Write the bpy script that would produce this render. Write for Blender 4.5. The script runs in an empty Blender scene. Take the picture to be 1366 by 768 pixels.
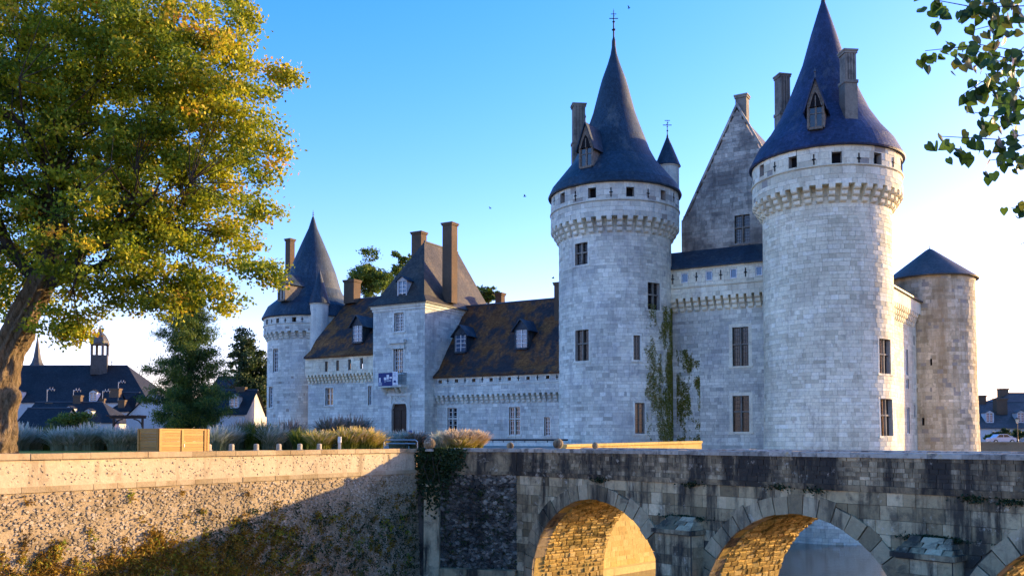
import bpy, math, random
import numpy as np
from mathutils import Vector, Matrix
from mathutils.geometry import tessellate_polygon
random.seed(7); RNG = np.random.default_rng(7)
sc = bpy.context.scene
COL = sc.collection
rad = math.radians

# ------------------------------------------------------------------ camera, sky, sun
F, PX0, PY0, PITCH, EYE = 1200.0, 683.0, 540.0, rad(2.2), 1.6
cd = bpy.data.cameras.new('camera'); cam = bpy.data.objects.new('camera', cd); COL.objects.link(cam)
cam.location = (0, 0, EYE); cam.rotation_euler = (rad(90) + PITCH, 0, 0)
cd.sensor_width = 36; cd.lens = 36 * F / 1366; cd.shift_y = (PY0 - 384) / 1366
cd.clip_start = 0.1; cd.clip_end = 8000
sc.camera = cam
SUN_AZ, SUN_EL = rad(25), rad(11)
world = bpy.data.worlds.new('World'); sc.world = world; world.use_nodes = True
wn = world.node_tree.nodes; wl = world.node_tree.links
bg = wn['Background']
sky = wn.new('ShaderNodeTexSky'); sky.sky_type = 'NISHITA'; sky.sun_disc = False
sky.sun_elevation = SUN_EL; sky.sun_rotation = rad(90) - SUN_AZ
sky.air_density = 1.0; sky.dust_density = .6; sky.ozone_density = 2.2; sky.altitude = 100
hs = wn.new('ShaderNodeHueSaturation'); hs.inputs['Saturation'].default_value = 1.42
wb = wn.new('ShaderNodeMix'); wb.data_type = 'RGBA'; wb.blend_type = 'MULTIPLY'; wb.inputs[0].default_value = 1.0; wb.inputs[7].default_value = (.95, .635, .86, 1)
wl.new(sky.outputs[0], hs.inputs['Color']); wl.new(hs.outputs[0], wb.inputs[6]); wl.new(wb.outputs[2], bg.inputs['Color'])
bg.inputs['Strength'].default_value = 0.15
sd = bpy.data.lights.new('sun', 'SUN'); sd.energy = 2.6; sd.angle = rad(0.6); sd.color = (1.0, 0.70, 0.32)
sun = bpy.data.objects.new('sun', sd); COL.objects.link(sun)
SV = Vector((math.cos(SUN_EL) * math.cos(SUN_AZ), math.cos(SUN_EL) * math.sin(SUN_AZ), math.sin(SUN_EL)))
sun.rotation_euler = SV.to_track_quat('Z', 'Y').to_euler(); sun.location = (60, 20, 60)
vs = sc.view_settings
vs.view_transform = 'Standard'; vs.look = 'None'; vs.gamma = 1; vs.use_curve_mapping = False
vs.exposure = 2.25

# ------------------------------------------------------------------ pixel -> ray
CP, SP = math.cos(PITCH), math.sin(PITCH)
def ray(px, py):
    x, y = (px - PX0) / F, (PY0 - py) / F
    return Vector((x, CP - y * SP, SP + y * CP))
def at(px, py, Y):
    d = ray(px, py); t = Y / d.y
    return Vector((d.x * t, Y, EYE + d.z * t))
def XA(px, Y): return at(px, 586, Y).x
def ZA(py, Y, px=683): return at(px, py, Y).z

# ------------------------------------------------------------------ materials
MATS = {}
class N:
    def __init__(s, name):
        m = bpy.data.materials.new(name); m.use_nodes = True; s.m = m
        s.t = m.node_tree; s.b = s.t.nodes['Principled BSDF']; MATS[name] = m
        s.geo = s.t.nodes.new('ShaderNodeNewGeometry').outputs['Position']
    def n(s, typ, **kw):
        nd = s.t.nodes.new(typ)
        for k, v in kw.items():
            if hasattr(nd, k): setattr(nd, k, v)
            else: nd.inputs[k].default_value = v
        return nd
    def l(s, a, b): s.t.links.new(a, b)
    def mapping(s, scale, src=None):
        mp = s.n('ShaderNodeMapping'); mp.inputs['Scale'].default_value = scale
        s.l(src or s.geo, mp.inputs['Vector']); return mp.outputs[0]
    def noise(s, scale, vec=None, detail=4, rough=0.55, dist=0.0):
        nd = s.n('ShaderNodeTexNoise'); nd.inputs['Scale'].default_value = scale
        nd.inputs['Detail'].default_value = detail; nd.inputs['Roughness'].default_value = rough
        nd.inputs['Distortion'].default_value = dist
        s.l(vec or s.geo, nd.inputs['Vector']); return nd.outputs['Fac']
    def ramp(s, fac, stops):
        r = s.n('ShaderNodeValToRGB'); e = r.color_ramp.elements
        while len(e) < len(stops): e.new(0.5)
        for i, (p, c) in enumerate(stops):
            e[i].position = p; e[i].color = (c, c, c, 1) if isinstance(c, (int, float)) else (*c, 1)
        s.l(fac, r.inputs[0]); return r.outputs[0]
    def mix(s, fac, a, b, mode='MIX'):
        m = s.n('ShaderNodeMix', data_type='RGBA', blend_type=mode)
        for v, i in ((fac, 0), (a, 6), (b, 7)):
            if isinstance(v, (int, float)): m.inputs[i].default_value = v
            elif isinstance(v, tuple): m.inputs[i].default_value = (*v, 1)
            else: s.l(v, m.inputs[i])
        return m.outputs[2]
    def attr(s, name='tint'):
        a = s.n('ShaderNodeAttribute'); a.attribute_name = name; return a.outputs['Fac']
    def bump(s, h, strength, dist):
        b = s.n('ShaderNodeBump'); b.inputs['Strength'].default_value = strength; b.inputs['Distance'].default_value = dist
        s.l(h, b.inputs['Height']); s.l(b.outputs[0], s.b.inputs['Normal'])
    def out(s, col, rough=0.85, spec=0.3):
        if isinstance(col, tuple): s.b.inputs['Base Color'].default_value = (*col, 1)
        else: s.l(col, s.b.inputs['Base Color'])
        s.b.inputs['Roughness'].default_value = rough; s.b.inputs['Specular IOR Level'].default_value = spec
        return s.m

def stone(name, dark, mid, light, stain, stain_lo=0.56, stain_hi=0.7, stain_amt=0.6, streak=False, sscale=0.35, bump=0.4, bscale=9, low=0.75, lichen=None, grime=None, glo=.53, rain=0):
    k = N(name); t = k.attr()
    c = k.ramp(t, [(0.0, dark), (0.5, mid), (1.0, light)])
    lo = k.noise(0.22, detail=3); c = k.mix(1.0, c, k.ramp(lo, [(0.3, low), (0.7, 1.08)]), 'MULTIPLY')
    fine = k.noise(6, detail=5, rough=0.7); c = k.mix(1.0, c, k.ramp(fine, [(0.25, 0.78), (0.7, 1.1)]), 'MULTIPLY')
    vec = k.mapping((1.0, 1.0, 0.16)) if streak else None
    sn = k.noise(sscale * (3 if streak else 1), vec, detail=8, rough=0.68)
    sm = k.ramp(sn, [(stain_lo, 0.0), (stain_hi, stain_amt)])
    c = k.mix(sm, c, stain)
    if grime:
        gn = k.noise(1.3, detail=9, rough=.72, dist=.5); c = k.mix(k.ramp(gn, [(glo, 0.0), (glo + .16, .7)]), c, grime)
    if rain:
        rn = k.noise(1.6, k.mapping((1.0, 1.0, .07)), detail=6, rough=.6); c = k.mix(k.ramp(rn, [(.52, 0.0), (.72, rain)]), c, tuple(x * .55 for x in stain))
    if lichen:
        ln = k.noise(1.7, detail=7, rough=0.75); c = k.mix(k.ramp(ln, [(0.6, 0.0), (0.68, 0.7)]), c, lichen)
    k.bump(k.noise(bscale, detail=6, rough=0.7), bump, 0.03)
    return k.out(c, 0.92, 0.15)
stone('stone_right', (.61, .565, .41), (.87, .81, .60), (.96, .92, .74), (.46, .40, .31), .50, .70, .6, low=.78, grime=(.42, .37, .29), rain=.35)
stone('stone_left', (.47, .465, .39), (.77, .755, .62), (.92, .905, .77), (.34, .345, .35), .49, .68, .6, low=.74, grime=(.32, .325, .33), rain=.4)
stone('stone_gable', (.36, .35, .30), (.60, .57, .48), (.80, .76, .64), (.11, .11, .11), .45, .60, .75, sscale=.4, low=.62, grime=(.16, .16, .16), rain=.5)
stone('stone_old', (.47, .41, .28), (.72, .635, .455), (.88, .80, .62), (.26, .19, .10), .48, .66, .7, streak=True, sscale=.14, low=.66, grime=(.26, .21, .14), rain=.5)
stone('stone_yard', (.47, .49, .44), (.70, .72, .63), (.88, .89, .79), (.33, .35, .38), .50, .70, .55, low=.76, grime=(.32, .335, .36), rain=.4)
stone('stone_chimney', (.17, .155, .13), (.26, .24, .20), (.36, .33, .28), (.09, .085, .08), .46, .62, .8, sscale=.8, low=.7)
stone('mortar', (.30, .28, .25), (.37, .345, .30), (.44, .41, .36), (.20, .195, .185), .55, .7, .4)
stone('mortar_dark', (.09, .085, .075), (.13, .12, .10), (.16, .15, .13), (.05, .05, .05))
stone('stone_bridge', (.25, .18, .095), (.55, .41, .225), (.84, .66, .40), (.035, .032, .028), .49, .62, .92, streak=True, sscale=.38, bump=.9, bscale=7, low=.6, lichen=(.62, .54, .41), grime=(.045, .042, .038), glo=.49)
stone('stone_voussoir', (.20, .15, .085), (.43, .325, .185), (.68, .53, .33), (.035, .032, .028), .48, .62, .9, streak=True, sscale=.3, bump=.9, bscale=7, low=.7, lichen=(.58, .50, .38), grime=(.06, .055, .05), glo=.53)
stone('stone_parapet', (.22, .165, .10), (.45, .345, .20), (.72, .57, .36), (.028, .027, .026), .42, .56, .93, streak=True, sscale=.30, bump=.9, bscale=10, low=.6, lichen=(.60, .53, .41), grime=(.04, .037, .034), glo=.47)
stone('stone_coping', (.30, .275, .23), (.42, .385, .32), (.55, .51, .43), (.09, .083, .075), .50, .62, .8, sscale=1.8, bump=.8, bscale=8, lichen=(.44, .33, .12), grime=(.08, .073, .065), glo=.52)
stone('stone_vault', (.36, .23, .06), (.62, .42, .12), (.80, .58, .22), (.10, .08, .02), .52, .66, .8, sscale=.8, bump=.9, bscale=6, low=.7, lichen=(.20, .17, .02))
stone('stone_gold', (.60, .40, .11), (.70, .48, .15), (.80, .56, .20), (.30, .20, .07), .52, .7, .6, streak=True, sscale=.4, bump=.5, low=.85)
stone('plaster', (.40, .315, .20), (.48, .385, .25), (.56, .46, .31), (.17, .12, .065), .54, .70, .65, streak=True, sscale=.5, bump=.5, bscale=14, low=.85, grime=(.22, .165, .10), glo=.55)
stone('rubble', (.22, .17, .105), (.35, .27, .165), (.50, .41, .29), (.12, .09, .045), .54, .68, .6, sscale=.9, bump=.8, bscale=12)
stone('rubble_bed', (.33, .245, .14), (.38, .285, .165), (.44, .335, .20), (.13, .085, .035), .50, .66, .7, sscale=.9, bump=.9, bscale=12)
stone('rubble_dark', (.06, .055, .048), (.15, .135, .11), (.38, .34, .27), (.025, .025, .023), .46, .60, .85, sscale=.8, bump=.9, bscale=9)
stone('wall_coping', (.31, .235, .13), (.39, .30, .18), (.48, .38, .24), (.19, .12, .045), .50, .7, .65, sscale=1.2, bump=.6, bscale=10)
stone('brick_chimney', (.07, .05, .038), (.125, .09, .063), (.18, .14, .10), (.06, .055, .05), .52, .7, .6, sscale=.8)
stone('white_wall', (.44, .45, .47), (.52, .53, .54), (.60, .60, .60), (.36, .36, .36), .6, .75, .4)

def slate(name, a, b, patch, plo, phi, pamt, rough=.55, spec=.45):
    k = N(name)
    uv = k.n('ShaderNodeTexCoord').outputs['UV']
    br = k.n('ShaderNodeTexBrick'); k.l(uv, br.inputs['Vector'])
    br.inputs['Scale'].default_value = 1.0; br.inputs['Brick Width'].default_value = .26; br.inputs['Row Height'].default_value = .17
    br.inputs['Mortar Size'].default_value = .012; br.offset = .5
    br.inputs['Color1'].default_value = (0, 0, 0, 1); br.inputs['Color2'].default_value = (1, 1, 1, 1); br.inputs['Mortar'].default_value = (.1, .1, .1, 1)
    c = k.mix(br.outputs['Color'], a, b)
    c = k.mix(1.0, c, k.ramp(k.noise(.35, detail=4), [(.3, .7), (.7, 1.2)]), 'MULTIPLY')
    pn = k.noise(.5, k.mapping((1, 1, .45)), detail=8, rough=.7)
    c = k.mix(k.ramp(pn, [(plo, 0.0), (phi, pamt)]), c, patch)
    h = k.mix(.5, br.outputs['Fac'], br.outputs['Color'])
    c = k.mix(1.0, c, k.ramp(k.noise(3.2, k.mapping((1, 1, .5)), detail=9, rough=.8), [(.3, .5), (.5, .95), (.72, 1.6)]), 'MULTIPLY')
    k.bump(h, .5, .03)
    return k.out(c, rough, spec)
slate('slate', (.012, .028, .048), (.028, .054, .085), (.15, .16, .14), .53, .72, .65, spec=.3)
slate('slate_blue', (.018, .030, .075), (.036, .054, .12), (.15, .155, .14), .55, .74, .6, spec=.3)
slate('slate_grey', (.055, .054, .052), (.085, .083, .08), (.12, .11, .09), .55, .72, .5, spec=.35)
slate('tile_brown', (.13, .056, .022), (.25, .115, .04), (.026, .034, .042), .45, .56, .92, .8, .12)
slate('slate_old', (.036, .033, .03), (.072, .064, .052), (.15, .115, .065), .52, .7, .6, spec=.2)
slate('slate_far', (.016, .018, .022), (.030, .032, .036), (.05, .05, .05), .6, .75, .4, .7, .2)

def plain(name, col, rough=.7, spec=.3, metal=0, var=.25, sc_=5):
    k = N(name); c = k.mix(1.0, col, k.ramp(k.noise(sc_, detail=5), [(.3, 1 - var), (.7, 1 + var * .6)]), 'MULTIPLY')
    k.b.inputs['Metallic'].default_value = metal
    return k.out(c, rough, spec)
plain('dark_opening', (.012, .012, .014), .9, .1)
plain('white_paint', (.72, .73, .72), .5)
plain('lead', (.05, .06, .075), .5, .5)
plain('iron', (.02, .02, .022), .5, .4)
plain('steel', (.45, .45, .44), .35, .5, .8)
plain('door_wood', (.045, .026, .017), .6, .3)
plain('bark_light', (.30, .22, .14), .95, .1, var=.5, sc_=3)
plain('dormer_wood', (.19, .16, .13), .85, .15, var=.4)
plain('banner_blue', (.015, .035, .16), .6)
plain('banner_white', (.75, .76, .78), .6)
plain('banner_grey', (.32, .36, .45), .6)
plain('car_paint', (.55, .53, .60), .25, .6, .2, var=.02)
plain('rubber', (.015, .015, .015), .8)
plain('lamp_glass', (.8, .7, .5), .2)
plain('post_stone', (.42, .36, .28), .9, .1)
plain('bird_black', (.015, .015, .018), .8)
plain('bin_blue', (.03, .10, .35), .5)
def glassm(name, col, rough):
    k = N(name); k.bump(k.noise(1.3, detail=2), .25, .02); return k.out(col, rough, .7)
glassm('glass', (.02, .022, .028), .12); glassm('glass_sky', (.05, .09, .16), .06); glassm('glass_lead', (.012, .012, .013), .25)
k = N('wood_new'); t = k.attr()
c = k.ramp(t, [(0, (.34, .175, .035)), (1, (.48, .27, .07))])
c = k.mix(1.0, c, k.ramp(k.noise(4, k.mapping((1, 1, 12)), detail=6), [(.3, .75), (.7, 1.1)]), 'MULTIPLY'); k.out(c, .6, .3)
k = N('bark'); vv = k.mapping((1, 1, .3)); nn = k.noise(8.5, vv, detail=9, rough=.75, dist=1.0)
c = k.ramp(nn, [(.34, (.05, .036, .022)), (.5, (.24, .175, .105)), (.72, (.46, .36, .24))]); k.bump(nn, 1.0, .35); k.out(c, .95, .1)
k = N('bark_dark'); k.out(k.ramp(k.noise(4), [(.3, (.03, .024, .018)), (.7, (.075, .06, .045))]), .95, .1)

def leafm(name, stops, trans=.45, rough=.55):
    k = N(name); c = k.ramp(k.attr(), stops)
    k.out(c, rough, .3)
    tr = k.n('ShaderNodeBsdfTranslucent'); k.l(c, tr.inputs['Color'])
    mx = k.n('ShaderNodeMixShader'); mx.inputs[0].default_value = trans
    k.l(k.b.outputs[0], mx.inputs[1]); k.l(tr.outputs[0], mx.inputs[2])
    o = [n for n in k.t.nodes if n.type == 'OUTPUT_MATERIAL'][0]; k.l(mx.outputs[0], o.inputs[0])
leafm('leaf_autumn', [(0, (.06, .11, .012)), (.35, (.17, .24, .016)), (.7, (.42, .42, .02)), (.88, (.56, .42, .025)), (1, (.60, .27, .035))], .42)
leafm('leaf_near', [(0, (.02, .05, .012)), (.6, (.045, .10, .016)), (.9, (.08, .14, .02)), (1, (.14, .13, .02))], .4, .4)
leafm('leaf_conifer', [(0, (.03, .07, .022)), (.6, (.085, .15, .03)), (1, (.24, .26, .03))], .4)
leafm('leaf_dark', [(0, (.018, .038, .014)), (.7, (.042, .075, .022)), (1, (.09, .12, .03))], .3)
leafm('leaf_green', [(0, (.05, .095, .018)), (.6, (.11, .17, .024)), (1, (.22, .26, .03))], .4)
leafm('leaf_ivy', [(0, (.012, .03, .010)), (.8, (.03, .06, .014)), (1, (.07, .09, .02))], .2)
leafm('leaf_moss', [(0, (.11, .105, .022)), (.5, (.18, .19, .03)), (1, (.27, .28, .06))], .15, .9)
leafm('leaf_scrub', [(0, (.06, .036, .008)), (.35, (.22, .12, .014)), (.7, (.38, .22, .02)), (.85, (.30, .28, .022)), (1, (.28, .36, .03))], .3, .8)
leafm('grass_silver', [(0, (.11, .16, .09)), (.6, (.30, .36, .25)), (1, (.60, .60, .52))], .4)
leafm('grass_green', [(0, (.035, .07, .014)), (.7, (.09, .14, .024)), (1, (.20, .22, .04))], .35)
leafm('grass_gold', [(0, (.10, .13, .014)), (.5, (.36, .34, .04)), (.8, (.58, .46, .11)), (1, (.72, .55, .28))], .45)
leafm('grass_straw', [(0, (.07, .095, .014)), (.4, (.22, .21, .035)), (.7, (.58, .44, .24)), (1, (.70, .55, .38))], .4)
leafm('grass_plum', [(0, (.04, .065, .02)), (.5, (.12, .13, .06)), (1, (.33, .27, .22))], .3)
k = N('lawn'); k.out(k.ramp(k.noise(3, detail=8), [(.3, (.02, .065, .006)), (.7, (.045, .11, .012))]), .9, .1)
k = N('earth'); n1 = k.noise(.15, detail=8)
k.out(k.ramp(n1, [(.3, (.05, .06, .02)), (.6, (.10, .10, .05)), (.75, (.16, .14, .09))]), .95, .1)
k = N('gravel'); k.out(k.ramp(k.noise(6, detail=8), [(.3, (.20, .18, .14)), (.7, (.34, .30, .24))]), .95, .1)
k = N('water'); k.bump(k.noise(1.1, k.mapping((1, 1.6, 1)), detail=5, rough=.55), .12, .12); k.out((.045, .045, .03), .08, .5)

# ------------------------------------------------------------------ object helpers
def lk(o): COL.objects.link(o); return o
BASE = {}
def tag(o, label=None, cat=None, group=None, kind=None):
    if label: o['label'] = label
    if cat: o['category'] = cat
    if group: o['group'] = group
    if kind: o['kind'] = kind
    return o
def thing(name, label, cat, loc, group=None, kind=None):
    o = lk(bpy.data.objects.new(name, None)); o.location = loc; o.empty_display_size = .5
    BASE[o.name] = Vector(loc); return tag(o, label, cat, group, kind)
def base_of(o): return BASE.get(o.name, Vector((0, 0, 0)))
class MB:
    def __init__(s): s.v = []; s.f = []; s.t = []; s.uv = []; s.hasuv = False
    def pts(s, ps): i = len(s.v); s.v.extend([tuple(p) for p in ps]); return list(range(i, i + len(ps)))
    def face(s, ps, tint=.5, uv=None):
        s.f.append(s.pts(ps)); s.t.append(tint)
        if uv: s.hasuv = True
        s.uv.append(uv)
    def hexa(s, b, t, tint=.5, skip=()):   # b: 4 pts, t: 4 pts (matching), outward if b ccw seen from t-opposite
        i = s.pts(list(b) + list(t))
        fs = [(0, 3, 2, 1), (4, 5, 6, 7), (0, 1, 5, 4), (1, 2, 6, 5), (2, 3, 7, 6), (3, 0, 4, 7)]
        for k, q in enumerate(fs):
            if k in skip: continue
            s.f.append([i[j] for j in q]); s.t.append(tint); s.uv.append(None)
    def box(s, x0, x1, y0, y1, z0, z1, tint=.5):
        s.hexa([(x0, y0, z0), (x1, y0, z0), (x1, y1, z0), (x0, y1, z0)], [(x0, y0, z1), (x1, y0, z1), (x1, y1, z1), (x0, y1, z1)], tint)
    def obox(s, c, ax, hx, hy, z0, z1, tint=.5, top=1.0):   # oriented box: ax = unit xy dir
        ax = Vector((ax[0], ax[1])); ay = Vector((-ax.y, ax.x)); c = Vector((c[0], c[1]))
        q = lambda a, b, z: (c.x + ax.x * a + ay.x * b, c.y + ax.y * a + ay.y * b, z)
        s.hexa([q(-hx, -hy, z0), q(hx, -hy, z0), q(hx, hy, z0), q(-hx, hy, z0)],
               [q(-hx * top, -hy * top, z1), q(hx * top, -hy * top, z1), q(hx * top, hy * top, z1), q(-hx * top, hy * top, z1)], tint)
    def sbox(s, S, u0, u1, z0, z1, d0, d1, tint=.5):        # box mapped on a surface
        s.hexa([S(u0, z0, d1), S(u1, z0, d1), S(u1, z0, d0), S(u0, z0, d0)], [S(u0, z1, d1), S(u1, z1, d1), S(u1, z1, d0), S(u0, z1, d0)], tint)
    def prism(s, poly, v, tint=.5):                          # poly list of 3d pts, extruded by vector v
        v = Vector(v); a = [Vector(p) for p in poly]; b = [p + v for p in a]
        ia = s.pts(a); ib = s.pts(b); n = len(a)
        s.f.append(ia[::-1]); s.f.append(ib); s.t += [tint] * 2; s.uv += [None] * 2
        for i in range(n):
            j = (i + 1) % n; s.f.append([ia[i], ia[j], ib[j], ib[i]]); s.t.append(tint); s.uv.append(None)
    def lathe(s, c, prof, seg=48, a0=0, a1=2 * math.pi, tint=.5, uv=True):
        full = abs(a1 - a0 - 2 * math.pi) < 1e-4; L = 0
        for k in range(len(prof) - 1):
            (r0, z0), (r1, z1) = prof[k], prof[k + 1]; dl = math.hypot(r1 - r0, z1 - z0); rm = max(r0, r1, .01)
            for i in range(seg):
                aa, ab = a0 + (a1 - a0) * i / seg, a0 + (a1 - a0) * (i + 1) / seg
                p = lambda r, a, z: (c[0] + r * math.cos(a), c[1] + r * math.sin(a), z)
                ps = [p(r0, aa, z0), p(r0, ab, z0), p(r1, ab, z1), p(r1, aa, z1)]
                uvs = [(aa * prof[0][0], L), (ab * prof[0][0], L), (ab * prof[0][0], L + dl), (aa * prof[0][0], L + dl)]
                if r1 < 1e-4: ps = ps[:3]; uvs = uvs[:3]
                elif r0 < 1e-4: ps = [ps[0], ps[2], ps[3]]; uvs = [uvs[0], uvs[2], uvs[3]]
                s.face(ps, tint, uvs if uv else None)
            L += dl
    def tube(s, p0, p1, r0, r1=None, seg=8, tint=.5, cap=True):
        r1 = r0 if r1 is None else r1; p0, p1 = Vector(p0), Vector(p1); d = (p1 - p0)
        if d.length < 1e-6: return
        d.normalize(); a = d.orthogonal().normalized(); b = d.cross(a)
        r = lambda p, rr: [p + (a * math.cos(2 * math.pi * i / seg) + b * math.sin(2 * math.pi * i / seg)) * rr for i in range(seg)]
        i0 = s.pts(r(p0, r0)); i1 = s.pts(r(p1, max(r1, 1e-4)))
        for i in range(seg):
            j = (i + 1) % seg; s.f.append([i0[i], i0[j], i1[j], i1[i]]); s.t.append(tint); s.uv.append(None)
        if cap:
            s.f.append(i0[::-1]); s.f.append(i1); s.t += [tint] * 2; s.uv += [None] * 2
    def ball(s, c, r, n=10, tint=.5, sz=1.0):
        s.lathe(c, [(max(r * math.sin(math.pi * k / n), 0 if k in (0, n) else 1e-3), c[2] - r * sz * math.cos(math.pi * k / n)) for k in range(n + 1)], seg=16, tint=tint, uv=False)
    def build(s, name, mat, parent=None, smooth=False, weld=False, kind=None, root=None):
        me = bpy.data.meshes.new(name)
        b = base_of(root or parent) if (root or parent) else Vector((0, 0, 0))
        v = np.array(s.v, dtype=np.float64).reshape(-1, 3) - np.array(b)
        me.from_pydata(v.tolist(), [], s.f)
        at_ = me.attributes.new('tint', 'FLOAT', 'FACE'); at_.data.foreach_set('value', s.t)
        if s.hasuv:
            u = me.uv_layers.new(name='UVMap'); out = []
            for f, q in zip(s.f, s.uv): out.extend(q if q else [(0, 0)] * len(f))
            u.data.foreach_set('uv', np.array(out, dtype=np.float32).ravel())
        me.materials.append(MATS[mat])
        if weld:
            import bmesh
            bm = bmesh.new(); bm.from_mesh(me); bmesh.ops.remove_doubles(bm, verts=bm.verts, dist=1e-4); bmesh.ops.recalc_face_normals(bm, faces=bm.faces); bm.to_mesh(me); bm.free()
        if smooth: me.polygons.foreach_set('use_smooth', [True] * len(me.polygons))
        o = lk(bpy.data.objects.new(name, me))
        if parent: o.parent = parent; BASE[o.name] = b
        if kind: o['kind'] = kind
        return o
def quads(name, mat, C, A, B, tint, parent=None, kind=None):
    """many small rhombic leaves: centres C, half axes A, B (numpy N x 3)"""
    n = len(C); b = np.array(base_of(parent)) if parent else np.zeros(3)
    V = np.empty((n, 4, 3)); V[:, 0] = C - A; V[:, 1] = C - B * .9 - A * .1; V[:, 2] = C + A; V[:, 3] = C + B * .9 - A * .1
    V = (V - b).reshape(-1, 3)
    me = bpy.data.meshes.new(name); me.vertices.add(n * 4); me.vertices.foreach_set('co', V.ravel())
    me.loops.add(n * 4); me.loops.foreach_set('vertex_index', np.arange(n * 4, dtype=np.int32))
    me.polygons.add(n); me.polygons.foreach_set('loop_start', np.arange(0, n * 4, 4, dtype=np.int32))
    a = me.attributes.new('tint', 'FLOAT', 'FACE'); a.data.foreach_set('value', np.clip(tint, 0, 1).astype(np.float32))
    me.materials.append(MATS[mat]); me.update(calc_edges=True); me.validate()
    o = lk(bpy.data.objects.new(name, me))
    if parent: o.parent = parent; BASE[o.name] = Vector(b)
    if kind: o['kind'] = kind
    return o
def rand_axes(n, la, lb, flat=None):
    d = RNG.normal(size=(n, 3)); d /= np.linalg.norm(d, axis=1)[:, None]
    e = RNG.normal(size=(n, 3))
    if flat is not None: e = e * .6 + np.array(flat)
    e = np.cross(d, e); e /= np.linalg.norm(e, axis=1)[:, None] + 1e-9
    s = RNG.uniform(.7, 1.3, (n, 1)); return d * la * s, e * lb * s
def copy_tree(o, parent=None):
    c = lk(o.copy()); c.parent = parent
    for ch in o.children: copy_tree(ch, c)
    return c

class Cyl:
    def __init__(s, c, R, batter=0, zb=0):
        s.c = Vector((c[0], c[1])); s.R = R; s.bt = batter; s.zb = zb
        s.f = -s.c.normalized(); s.r = Vector((-s.f.y, s.f.x))
    def __call__(s, u, z, d):
        a = u / s.R; rr = s.R + d + max(0, s.zb - z) * s.bt
        p = s.c + (s.f * math.cos(a) + s.r * math.sin(a)) * rr
        return Vector((p.x, p.y, z))
    def hit(s, px, py):
        D = ray(px, py); d2 = Vector((D.x, D.y)); A = d2.dot(d2); B = d2.dot(s.c); Cc = s.c.dot(s.c) - s.R ** 2
        disc = B * B - A * Cc; t = (B - math.sqrt(max(disc, 0))) / A; p = d2 * t - s.c
        return math.atan2(p.dot(s.r), p.dot(s.f)) * s.R, EYE + D.z * t
    def right(s, u):
        a = u / s.R; return -s.f * math.sin(a) + s.r * math.cos(a)
class Pla:
    def __init__(s, P, dr):
        s.P = Vector((P[0], P[1])); s.e = Vector((dr[0], dr[1])).normalized(); s.n = Vector((s.e.y, -s.e.x))
    def __call__(s, u, z, d):
        p = s.P + s.e * u + s.n * d; return Vector((p.x, p.y, z))
    def hit(s, px, py):
        D = ray(px, py); d2 = Vector((D.x, D.y)); t = s.P.dot(s.n) / d2.dot(s.n)
        return (d2 * t - s.P).dot(s.e), EYE + D.z * t
    def right(s, u): return s.e
def rect(S, x0, x1, y0, y1):
    xm, ym = (x0 + x1) / 2, (y0 + y1) / 2
    return (S.hit(x0, ym)[0], S.hit(x1, ym)[0], S.hit(xm, y1)[1], S.hit(xm, y0)[1])

def shell(mb, S, u0, u1, z0, z1, holes, d, depth, du=1.0, dz=50, tint=.5):
    us = set(np.linspace(u0, u1, max(2, int((u1 - u0) / du) + 1))); zs = {z0, z1}
    if getattr(S, 'bt', 0): zs.add(S.zb)
    for h in holes: us |= {h[0], h[1]}; zs |= {h[2], h[3]}
    us = sorted(x for x in us if u0 <= x <= u1); zs = sorted(x for x in zs if z0 <= x <= z1)
    for a, b in zip(us[:-1], us[1:]):
        for c, e in zip(zs[:-1], zs[1:]):
            m, w = (a + b) / 2, (c + e) / 2
            if any(h[0] < m < h[1] and h[2] < w < h[3] for h in holes): continue
            mb.face([S(a, c, d), S(b, c, d), S(b, e, d), S(a, e, d)], tint)
    for h in holes:
        a, b, c, e = h[:4]; q = -depth; o = .004
        mb.face([S(a, c, o), S(a, c, q), S(a, e, q), S(a, e, o)], tint); mb.face([S(b, c, q), S(b, c, o), S(b, e, o), S(b, e, q)], tint)
        mb.face([S(a, c, q), S(a, c, o), S(b, c, o), S(b, c, q)], tint); mb.face([S(a, e, o), S(a, e, q), S(b, e, q), S(b, e, o)], tint)
def subtract(r, h):
    a, b, c, e = r
    if h[1] <= a or h[0] >= b or h[3] <= c or h[2] >= e: return [r]
    out = []
    if h[0] > a: out.append((a, h[0], c, e))
    if h[1] < b: out.append((h[1], b, c, e))
    m0, m1 = max(a, h[0]), min(b, h[1])
    if h[2] > c: out.append((m0, m1, c, h[2]))
    if h[3] < e: out.append((m0, m1, h[3], e))
    return out
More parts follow.
